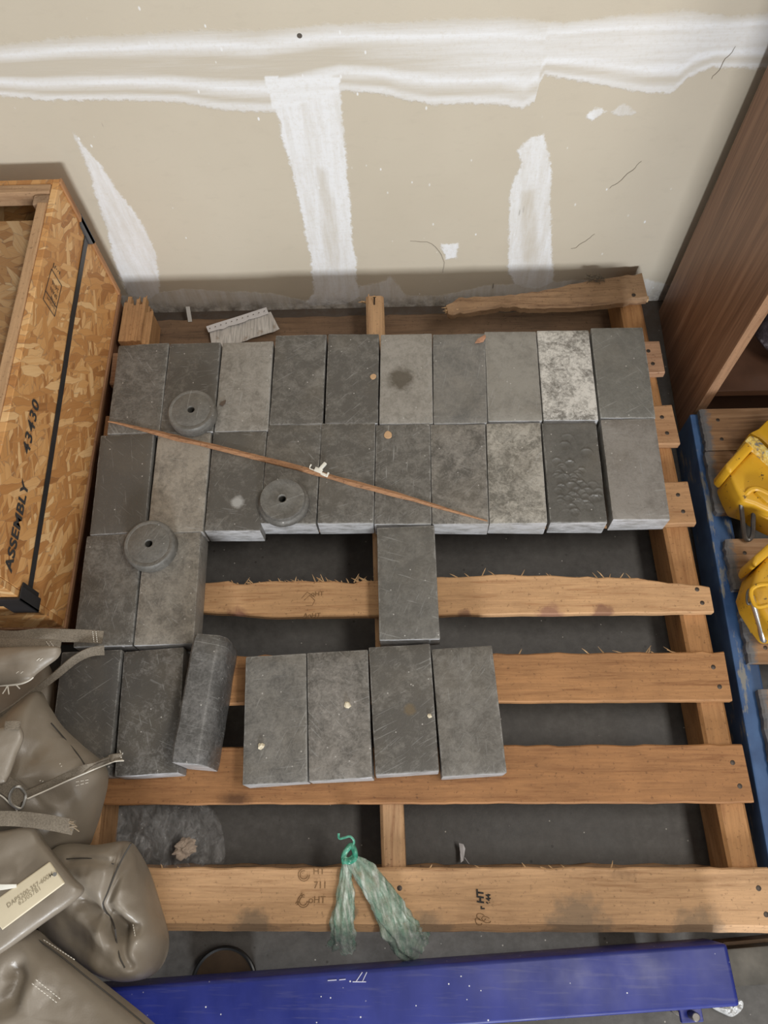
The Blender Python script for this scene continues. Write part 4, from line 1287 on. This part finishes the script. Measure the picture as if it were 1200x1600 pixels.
# small folded triangular flap and the limp strap below it
bagF, _ = pillow('vinyl_bag', PX([(-60, 1140, .30), (0, 1137, .30), (26, 1130, .298), (36, 1150, .295), (25, 1180, .293), (12, 1215, .29), (0, 1225, .29), (-60, 1230, .295)]), at(-15, 1180, .30), .006, vinyl, None, under=.012, p=6, q=2, nz=.002, seed=17)
tag(bagF, 'small folded triangular vinyl flap above the buckled strap', 'bag', 'vinyl bags in the corner')
MB().ribbon(PX([(8, 1134, .304), (20, 1133, .305), (31, 1134, .303)]), .012, .002, Vector((0, 1, 0)), 8).build('strap_end', webbing, bagF, True)
MB().ribbon(PX([(-40, 1280, .300), (20, 1279, .301), (70, 1284, .297), (116, 1293, .285)]), .020, .0025, Vector((.1, 1, .1)), 30).build('strap', webbing, bagD, True)
mb = MB(); random.seed(5)
for k in range(8):
    q = at(114 + random.uniform(-14, 0), 1288 + random.uniform(-6, 8), .289); mb.tube([q, q + Vector((random.uniform(.002, .012), random.uniform(-.008, .002), .001))], .0008, 4)
mb.build('frayed_edge', plain('frayed_tan', (.35, .28, .2), .9), bagD)
# full bag at the bottom of the pile
bagG, _ = pillow('vinyl_bag', [Vector(p) for p in ((-.98, .31, .10), (-.75, .325, .10), (-.64, .31, .10), (-.615, .1, .10), (-.615, -.12, .10), (-.56, -.30, .10), (-.75, -.36, .10), (-.98, -.3, .10))], Vector((-.8, 0, .10)), .025, vinyl, None, under=.098, p=4, q=2.2, nz=.006, seed=19)
tag(bagG, 'large vinyl bag at the bottom of the corner pile', 'bag', 'vinyl bags in the corner')

# ------------------------------------------------------------------ blue pallet with yellow hardware
Bm = Mat('chipped_blue_paint', .55)
co = Bm.co()
bw = Bm.noise(Bm.co(scale=(1, .25, 1)), 34, 6, .7)
bc = Bm.ramp(Bm.noise(co, 20, 4), [(.3, (.018, .055, .15)), (.7, (.045, .11, .25))])
Bm.set('Base Color', Bm.mix(Bm.ramp(bw, [(.58, 0), (.64, .8)]), bc, (.24, .22, .17)))
Bm.bump(bw, .3, .001)
blue_wood = Bm.m


def worn_board(seed, edge_x):
    M = Mat('weathered_board', .75)
    sc = (1.6 * 26 / 26, 30, 30)
    co_ = M.co((seed * 1.3, seed, 0), scale=sc)
    g_ = M.noise(co_, 2.5, 6, .65, 1.0)
    c_ = M.ramp(g_, [(.3, (.13, .065, .030)), (.5, (.28, .155, .075)), (.7, (.40, .25, .14))])
    c_ = M.mix(M.ramp(M.noise(M.co((seed, 3, 1)), 14, 5), [(.5, 0), (.75, .5)]), c_, (.09, .055, .035))
    sp_ = M.nt.nodes.new('ShaderNodeSeparateXYZ'); M.nt.links.new(M.tc.outputs['Object'], sp_.inputs[0])
    d_ = M.math('SUBTRACT', sp_.outputs[0], edge_x)
    d_ = M.math('ADD', d_, M.math('MULTIPLY', M.math('SUBTRACT', M.noise(M.co((seed, 0, 0)), 80, 5, .7), .5), .03))
    c_ = M.mix(M.ramp(M.math('MULTIPLY', d_, 25), [(.18, .75), (.42, 0)]), c_, (.085, .12, .15))
    M.set('Base Color', c_); M.bump(g_, .5, .002)
    return M.m


bp = tag(empty('blue_pallet', (.62, .3, 0)), 'blue-edged wooden pallet with weathered boards at the right', 'pallet')
bl = Vector(bp.location)


def bpart(mb, name, mat, **kw):
    o = mb.build(name, mat, bp, **kw); o.location = -bl
    return o


BZ = .125
for x0 in (.546, 1.05, 1.55):
    bpart(MB().box(x0, x0 + .042, -.02, .795, .018, BZ - .018), 'stringer', blue_wood, bevel=.003)
ys = [(.795, .705), (.703, .578), (.526, .432), (.395, .303), (.258, .115), (.085, -.02)]
xb = [.560, .556, .562, .566, .572, .575]
for i, ((ya, yb), x0) in enumerate(zip(ys, xb)):
    mb = MB(); n = 18
    vs = []; fs = []
    m_ = worn_board(i + 1, x0)
    for k in range(n + 1):
        y = yb + (ya - yb) * k / n
        xe = x0 + fbm(y, i, 0, 60, 4) * .004
        for (x, z) in ((xe, BZ - .018), (xe - .001, BZ - .003), (xe + .003, BZ), (1.58, BZ), (1.58, BZ - .018)): vs.append((x, y, z))
    for k in range(n):
        for q in range(5): fs.append((k * 5 + q, k * 5 + (q + 1) % 5, k * 5 + 5 + (q + 1) % 5, k * 5 + 5 + q))
    fs += [tuple(range(4, -1, -1)), tuple(n * 5 + q for q in range(5))]
    b_ = bpart(MB().add(vs, fs), 'deck_board', m_)
    for fy in (.3, .7): nail(b_, x0 + .03, yb + (ya - yb) * fy + random.uniform(-.008, .008), BZ + .0003)
for yb, ya in ((.70, .79), (.33, .43), (-.02, .07)):
    bpart(MB().box(.548, 1.58, yb, ya, 0, .018), 'bottom_board', blue_wood, bevel=.002)

Ym = Mat('chipped_yellow_paint', .42)
co = Ym.co()
yn = Ym.noise(co, 60, 6, .7)
yc = Ym.ramp(Ym.noise(co, 12, 4), [(.3, (.52, .27, .012)), (.7, (.66, .37, .02))])
yc = Ym.mix(Ym.ramp(Ym.noise(Ym.co((5, 1, 2)), 110, 4, .65), [(.63, 0), (.67, .9)]), yc, (.09, .055, .02))
yc = Ym.mix(Ym.ramp(yn, [(.66, 0), (.7, .6)]), yc, (.75, .55, .15))
Ym.set('Base Color', yc); Ym.bump(yn, .25, .001)
yellow = Ym.m
Yw = Mat('worn_yellow_rim', .45)
ywn = Yw.noise(Yw.co(), 85, 5, .7)
Yw.set('Base Color', Yw.ramp(ywn, [(.40, (.20, .19, .17)), (.48, (.68, .45, .08)), (.6, (.78, .62, .22)), (.68, (.70, .68, .60))])); Yw.bump(ywn, .6, .002)
rim_y = Yw.m
iron = plain('dark_iron', (.16, .15, .14), .45, .7, var=.3, scale=80)


def ypoly(L, z0, z1, bevel=.004):
    return MB().prism([(lambda p: (p.x, p.y))(at(u, v, z1)) for u, v in L], z0, z1)


zc = .215
q = at(1200, 745, BZ)
y1 = tag(empty('lifting_clamp', (q.x, q.y, BZ)), 'chipped yellow metal clamp with a dark chain link, nearest the bookcase', 'clamp', 'yellow clamps on the blue pallet')
o1 = Vector(y1.location)


def ypart(root, mb, name, mat, **kw):
    o = mb.build(name, mat, root, **kw); o.location = -Vector(root.location)
    return o


ypart(y1, ypoly([(1141, 741), (1150, 728), (1180, 700), (1205, 715), (1240, 745), (1250, 800), (1205, 800), (1180, 788), (1160, 782), (1150, 762), (1144, 748)], BZ + .003, zc - .012), 'housing', yellow, smooth=True, bevel=.007, seg=3)
ypart(y1, ypoly([(1134, 731), (1135, 724), (1167, 689), (1180, 698), (1148, 733), (1143, 739)], BZ + .02, zc - .002), 'flange', yellow, smooth=True, bevel=.006, seg=3)
ypart(y1, ypoly([(1166, 686), (1172, 680), (1184, 684), (1215, 716), (1250, 745), (1250, 756), (1205, 722)], BZ + .03, zc + .004), 'worn_rim', rim_y, smooth=True, bevel=.003, seg=2)
ypart(y1, ypoly([(1171, 676), (1186, 669), (1200, 655), (1225, 632), (1250, 640), (1250, 740), (1222, 716), (1190, 686)], BZ + .012, zc - .006), 'arm', yellow, smooth=True, bevel=.005, seg=2)
ypart(y1, ypoly([(1181, 802), (1186, 797), (1215, 780), (1250, 790), (1250, 835), (1205, 815)], BZ + .002, zc - .035), 'lower_lug', yellow, smooth=True, bevel=.006, seg=2)
P = spline([at(u, v, z) for u, v, z in ((1168, 790, .17), (1163, 779, .19), (1170, 767, .205), (1182, 764, .208), (1200, 772, .208), (1220, 790, .2))], 24)
ypart(y1, MB().tube(P, .0052, 8), 'hook', yellow, smooth=True)
ypart(y1, ypoly([(1180, 768), (1195, 762), (1240, 770), (1240, 796), (1198, 785)], zc - .02, zc - .004), 'hinge_plate', yellow, smooth=True, bevel=.003, seg=2)
LK = [(1158, 790), (1159, 780), (1165, 775), (1173, 777), (1178, 787), (1177, 812), (1176, 834), (1171, 843), (1165, 841), (1162, 830), (1160, 808)]
P = spline([at(u, v, .135 + .06 * max(0, (843 - v) / 68)) for u, v in LK], 44, True)
ypart(y1, MB().tube(P, .0042, 8, True), 'chain_link', iron, smooth=True)

q = at(1215, 925, BZ)
y2 = tag(empty('lifting_clamp', (q.x, q.y, BZ)), 'chipped yellow metal clamp with a bright steel pin, nearer the camera', 'clamp', 'yellow clamps on the blue pallet')
ypart(y2, ypoly([(1180, 900), (1184, 888), (1200, 868), (1250, 860), (1260, 985), (1215, 990), (1196, 965), (1180, 940), (1174, 920)], BZ + .003, zc - .01), 'housing', yellow, smooth=True, bevel=.010, seg=4)
ypart(y2, ypoly([(1176, 878), (1180, 868), (1205, 845), (1215, 855), (1188, 880), (1181, 886)], BZ + .02, zc), 'flange', yellow, smooth=True, bevel=.005, seg=3)
ypart(y2, ypoly([(1186, 962), (1200, 970), (1240, 985), (1240, 1000), (1205, 985), (1192, 975)], BZ + .003, zc - .03), 'lower_lug', yellow, smooth=True, bevel=.005, seg=2)
P = spline([at(u, v, z) for u, v, z in ((1200, 945, .215), (1184, 948, .21), (1176, 938, .21), (1174, 922, .215), (1186, 914, .22), (1205, 912, .22))], 24)
ypart(y2, MB().tube(P, .0036, 8), 'hook', yellow, smooth=True)
ypart(y2, MB().tube([at(1174, 931, .206), at(1178, 944, .2), at(1190, 984, .165), at(1190.4, 985, .164), at(1193.5, 1000, .152), at(1194, 1004, .15)], [.0046, .005, .005, .0058, .0058, .003], 12), 'pin', steel, smooth=True)
P = spline([at(u, v, .20) for u, v in ((1168, 926), (1172, 921), (1177, 926), (1176, 936), (1170, 944), (1167, 938))], 24, True)
ypart(y2, MB().tube(P, .0022, 8, True), 'wire_ring', iron, smooth=True)

# dark film bundle in the bookcase
film = Mat('dark_film', .22)
fn = film.noise(film.co(), 40, 5)
film.set('Base Color', film.ramp(fn, [(.4, (.022, .017, .02)), (.62, (.06, .05, .055)), (.72, (.2, .18, .19))])); film.bump(fn, .9, .006)
o, _ = pillow('wrapped_bundle', [Vector(p) for p in ((.66, .88, .215), (.74, .85, .21), (.95, .85, .21), (1.15, .88, .21), (1.2, 1.0, .22), (1.0, 1.08, .22), (.72, 1.08, .22), (.645, .98, .22))], Vector((.9, .96, .215)), .15, film.m, None, under=.046, p=3, q=2, nz=.05, ns=22, seed=23)
tag(o, 'bundle wrapped in dark plastic film inside the bookcase', 'bundle')

# ------------------------------------------------------------------ blue steel beam and what lies around it
Be = Mat('blue_enamel', .30)
co = Be.co()
ec = Be.ramp(Be.noise(Be.co(scale=(2, 1, 1)), 8, 5), [(.35, (.007, .016, .165)), (.7, (.022, .034, .25))])
ec = Be.mix(Be.ramp(Be.noise(Be.co((3, 0, 0), (0, 0, .9), (1, 14, 1)), 14, 4, .6), [(.55, 0), (.78, .30)]), ec, (.16, .155, .25))
ec = Be.mix(Be.ramp(Be.voro(Be.co((1, 2, 0)), 38), [(.032, 1), (.05, 0)]), ec, (.75, .75, .78))
ec = Be.mix(Be.math('MULTIPLY', Be.ramp(Be.voro(Be.co((4, 7, 0)), 70), [(.06, 1), (.09, 0)]), Be.ramp(Be.noise(Be.co((2, 2, 2)), 7, 2), [(.54, 0), (.58, 1)])), ec, (.8, .8, .82))
Be.set('Base Color', ec); Be.set('Roughness', Be.ramp(Be.noise(co, 20, 4), [(.3, .38), (.7, .55)]))
bz1 = .165
fr_ = at(1136, 1474, bz1); fl_ = at(190, 1542, bz1)
dirx = (fr_ - fl_).normalized(); nrm = Vector((dirx.y, -dirx.x, 0))
bw_ = .078
R3 = Matrix((dirx, -nrm, Vector((0, 0, 1)))).transposed().to_4x4()
R3.translation = Vector((fr_.x, fr_.y, 0)) + nrm * bw_
beam = tag(empty('steel_beam', (R3.translation.x - .5, R3.translation.y, 0)), 'glossy dark blue enamelled steel beam lying along the pallet\'s front', 'beam')
bo = Vector(beam.location)
o = MB().box(-1.30, 0, 0, bw_, bz1 - .09, bz1, R3).build('tube', Be.m, beam, True, .006, 3); o.location = -bo
for xx in (-.055, -1.15):
    p = R3 @ Vector((xx, -.014, 0))
    o = MB().tube([p + Vector((0, 0, .05)), p + Vector((0, 0, bz1 - .03))], .006, 12).tube([p + Vector((0, 0, .0)), p + Vector((0, 0, .05)), ], .013, 6).build('levelling_bolt', iron, beam, True, bevel=.001, seg=1); o.location = -bo
    o = MB().box(xx - .016, xx + .016, -.024, .0005, bz1 - .06, bz1 - .052, R3).build('bolt_bracket', Be.m, beam, bevel=.001, seg=1); o.location = -bo
for xx in (-.12, -1.1):
    o = MB().box(xx - .03, xx + .03, .01, bw_ - .01, 0, bz1 - .09, R3).build('foot', iron, beam, bevel=.002); o.location = -bo
mk = MB()
for (a_, b_) in (((556, 1534), (566, 1519)), ((566, 1534), (573, 1519)), ((551, 1534), (572, 1534)), ((512, 1532), (526, 1531)), ((530, 1531), (540, 1530))):
    mk.tube([at(*a_, bz1 + .0003), at(*b_, bz1 + .0003)], .0006, 4)
o = mk.build('scratch', plain('pale_scratch', (.6, .6, .72), .6), beam); o.location = -bo

dm = plain('dirty_steel', (.085, .078, .066), .5, .4, var=.45, scale=30)
q0, q1, q2, q3 = at(1120, 1484, .09), at(1240, 1474, .09), at(1240, 1536, .09), at(1120, 1545, .09)
dk = tag(MB().prism([(p.x, p.y) for p in (q0, q1, q2, q3)], 0.0, .09).build('steel_channel', dm, None, True, .003, 2), 'dirty dark steel channel at the right end of the blue beam', 'beam')
q0, q1, q2, q3 = at(1130, 1472, .05), at(1240, 1462, .05), at(1240, 1471, .05), at(1130, 1481, .05)
tag(MB().prism([(p.x, p.y) for p in (q0, q1, q2, q3)], 0.0, .05).build('rusty_bar', plain('rusty_brown', (.14, .085, .045), .7, var=.4), None, True, .002, 2), 'rusty brown bar between the dark channel and the pallet', 'bar')
tape = Mat('clear_white_film', .25)
tape.set('Base Color', (.75, .75, .74, 1)); tape.b.inputs['Transmission Weight'].default_value = .35
tape.bump(tape.noise(tape.co(), 80, 4), .8, .004)
o, _ = pillow('plastic_scrap', PX([(1112, 1572, .012), (1140, 1562, .02), (1158, 1562, .03), (1160, 1574, .02), (1145, 1588, .012), (1130, 1584, .01)]), at(1140, 1574, .016), .012, tape.m, None, under=.008, nz=.01, ns=60, seed=29)
tag(o, 'crumpled white plastic scrap under the right end of the blue beam', 'plastic scrap')

# round rimmed lid behind the beam
q = at(350, 1536, .02)
lid = tag(empty('round_tin', (q.x, q.y, 0)), 'dark round tin with a black rim half hidden behind the blue beam', 'tin')
R_ = .050
MB().tube([(R_ * math.cos(a * math.pi / 24), R_ * math.sin(a * math.pi / 24), .022) for a in range(48)], .0035, 8, True).build('rim', plain('black_rim', (.012, .012, .012), .3), lid, True)
MB().tube([(0, 0, 0), (0, 0, .018)], R_ - .001, 40).build('body', plain('tin_brown', (.045, .026, .013), .4, .3, var=.3), lid, True)

# ------------------------------------------------------------------ loose plastics
G = Mat('green_film', .22)
gn = G.noise(G.co(scale=(3.2, .5, 1), src=G.co(rot=(0, 0, -.25))), 50, 5, .6, .5)
G.set('Base Color', G.ramp(gn, [(.38, (.22, .38, .29)), (.54, (.42, .52, .43)), (.68, (.80, .86, .80))]))
G.set('Alpha', G.ramp(G.noise(G.co(), 70, 5, .6), [(.35, .30), (.65, .75)]))
G.bump(gn, .5, .002)
Gk = Mat('green_film_knot', .25)
gkn = Gk.noise(Gk.co(), 90, 4); Gk.set('Base Color', Gk.ramp(gkn, [(.35, (.03, .22, .14)), (.6, (.13, .42, .30)), (.72, (.45, .70, .58))])); Gk.bump(gkn, .6, .002)
q = at(546, 1335, DECK)
gp = tag(empty('green_plastic_wrap', (q.x, q.y, DECK)), 'knotted translucent green plastic wrap hanging over the front board', 'plastic wrap')
go = Vector(gp.location)


def film_tail(pts, widths, seed, name='tail'):
    """bunched, pleated film along a line: a flattened tube with lengthwise folds"""
    C_ = spline([Vector(p) for p in pts], 40); k = len(C_); na_ = 40
    vs = []; fs = []
    for i, p in enumerate(C_):
        t = (C_[min(i + 1, k - 1)] - C_[max(i - 1, 0)]).normalized()
        a = t.cross(Vector((0, 0, 1))).normalized(); b = a.cross(t).normalized()
        u = i / (k - 1); f = u * (len(widths) - 1); j = min(int(f), len(widths) - 2)
        w = widths[j] * (1 - f + j) + widths[j + 1] * (f - j)
        for q_ in range(na_):
            th = 2 * math.pi * q_ / na_
            pl_ = 1 + .22 * math.sin(9 * th + 2 * fbm(u, q_ * .0, seed, 3)) + .35 * fbm(math.cos(th) * 1.5, math.sin(th) * 1.5, u * 5 + seed, 1.4, 4)
            if i == k - 1: t_off = fbm(th, seed, 0, 3, 3) * .012
            else: t_off = 0
            vs.append(p + a * (math.cos(th) * w * pl_) + b * (math.sin(th) * w * .38 * pl_) + t * t_off)
    for i in range(k - 1):
        for q_ in range(na_): fs.append((i * na_ + q_, i * na_ + (q_ + 1) % na_, (i + 1) * na_ + (q_ + 1) % na_, (i + 1) * na_ + q_))
    o = MB().add(vs, fs).build(name, G.m, gp, 'all'); o.location = -go
    return o


film_tail([at(541, 1345, .137), at(540, 1375, .137), at(539, 1405, .137), at(536, 1440, .137), at(536, 1462, .122), at(535, 1482, .09)], [.006, .008, .012, .015, .016, .020], 3)
film_tail([at(550, 1342, .139), at(568, 1362, .139), at(590, 1390, .139), at(608, 1420, .139), at(624, 1448, .137), at(638, 1468, .118), at(655, 1482, .085)], [.008, .015, .018, .020, .023, .026, .020], 8)
mb = MB()
mb.tube(spline([at(u, v, .140 + dz_) for u, v, dz_ in ((538, 1348, -.002), (537, 1338, .003), (542, 1328, .006), (549, 1321, .004), (554, 1330, .006), (554, 1341, .004), (546, 1346, .008), (539, 1345, .006))], 40), [.0045] * 41, 8)
mb.tube(spline([at(u, v, .143) for u, v in ((536, 1340), (545, 1344), (555, 1336))], 12), .0042, 8)
o = mb.build('knot', Gk.m, gp, 'all'); o.location = -go
o = MB().tube(spline([at(u, v, z) for u, v, z in ((551, 1323, .145), (553, 1314, .148), (547, 1307, .15), (538, 1309, .15), (530, 1310, .149), (529, 1302, .15))], 24), [.0026 * (1 - .6 * i / 24) for i in range(26)][:25] if False else .0019, 6).build('loose_end', Gk.m, gp, True); o.location = -go

Cl = Mat('clear_film', .15)
cn = Cl.noise(Cl.co(), 26, 6, .65)
Cl.set('Base Color', (.86, .86, .86, 1)); Cl.set('Alpha', Cl.ramp(Cl.noise(Cl.co(scale=(1, .6, 1)), 48, 7, .7, 1.0), [(.44, .03), (.60, .20), (.72, .55)]))
Cl.bump(cn, 1.0, .01)
pts = [(150, 1300), (185, 1262), (240, 1256), (330, 1262), (352, 1340), (325, 1354), (270, 1362), (190, 1362)]
o, _ = pillow('clear_plastic_bag', PX(pts, .012), at(245, 1310, .012), .022, Cl.m, None, under=.009, p=3, q=2, nz=.016, ns=26, seed=33, rings=36, na=160)
tag(o, 'crumpled clear plastic bag on the floor under the front boards', 'plastic bag')
q = at(290, 1325, .05)
bm = bmesh.new(); bmesh.ops.create_icosphere(bm, subdivisions=4, radius=.016)
for w_ in bm.verts:
    w_.co = Vector((w_.co.x * 1.15, w_.co.y * .8, w_.co.z * .5)) * (1 + .55 * fbm(w_.co.x, w_.co.y, w_.co.z, 110, 4))
me = bpy.data.meshes.new('tissue_scrap'); bm.to_mesh(me); bm.free(); me.materials.append(plain('tan_tissue', (.50, .40, .32), .85, var=.2, scale=150))
tag(link('tissue_scrap', me, None, (q.x, q.y, .047), (0, 0, .5)), 'crumpled tan tissue scrap on the clear plastic bag', 'scrap')
q = at(722, 1338, .05)
mb = MB(); mb.add([at(717, 1317, .02), at(724, 1319, .024), at(727, 1326, .02), at(724, 1345, .016), at(720, 1348, .02), at(719, 1332, .018)], [(0, 1, 2, 3, 4, 5)])
v_ = mb.v; mb.add([(x, y, z - .002) for (x, y, z) in v_], [(5, 4, 3, 2, 1, 0)])
for i in range(6): mb.f.append((i, 6 + i, 6 + (i + 1) % 6, (i + 1) % 6))
mb.tube([at(726, 1340, .018), at(733, 1350, .014)], .0006, 4)
tag(mb.build('paper_scrap', strip_m, None), 'narrow white paper scrap on the floor behind the front board', 'scrap')
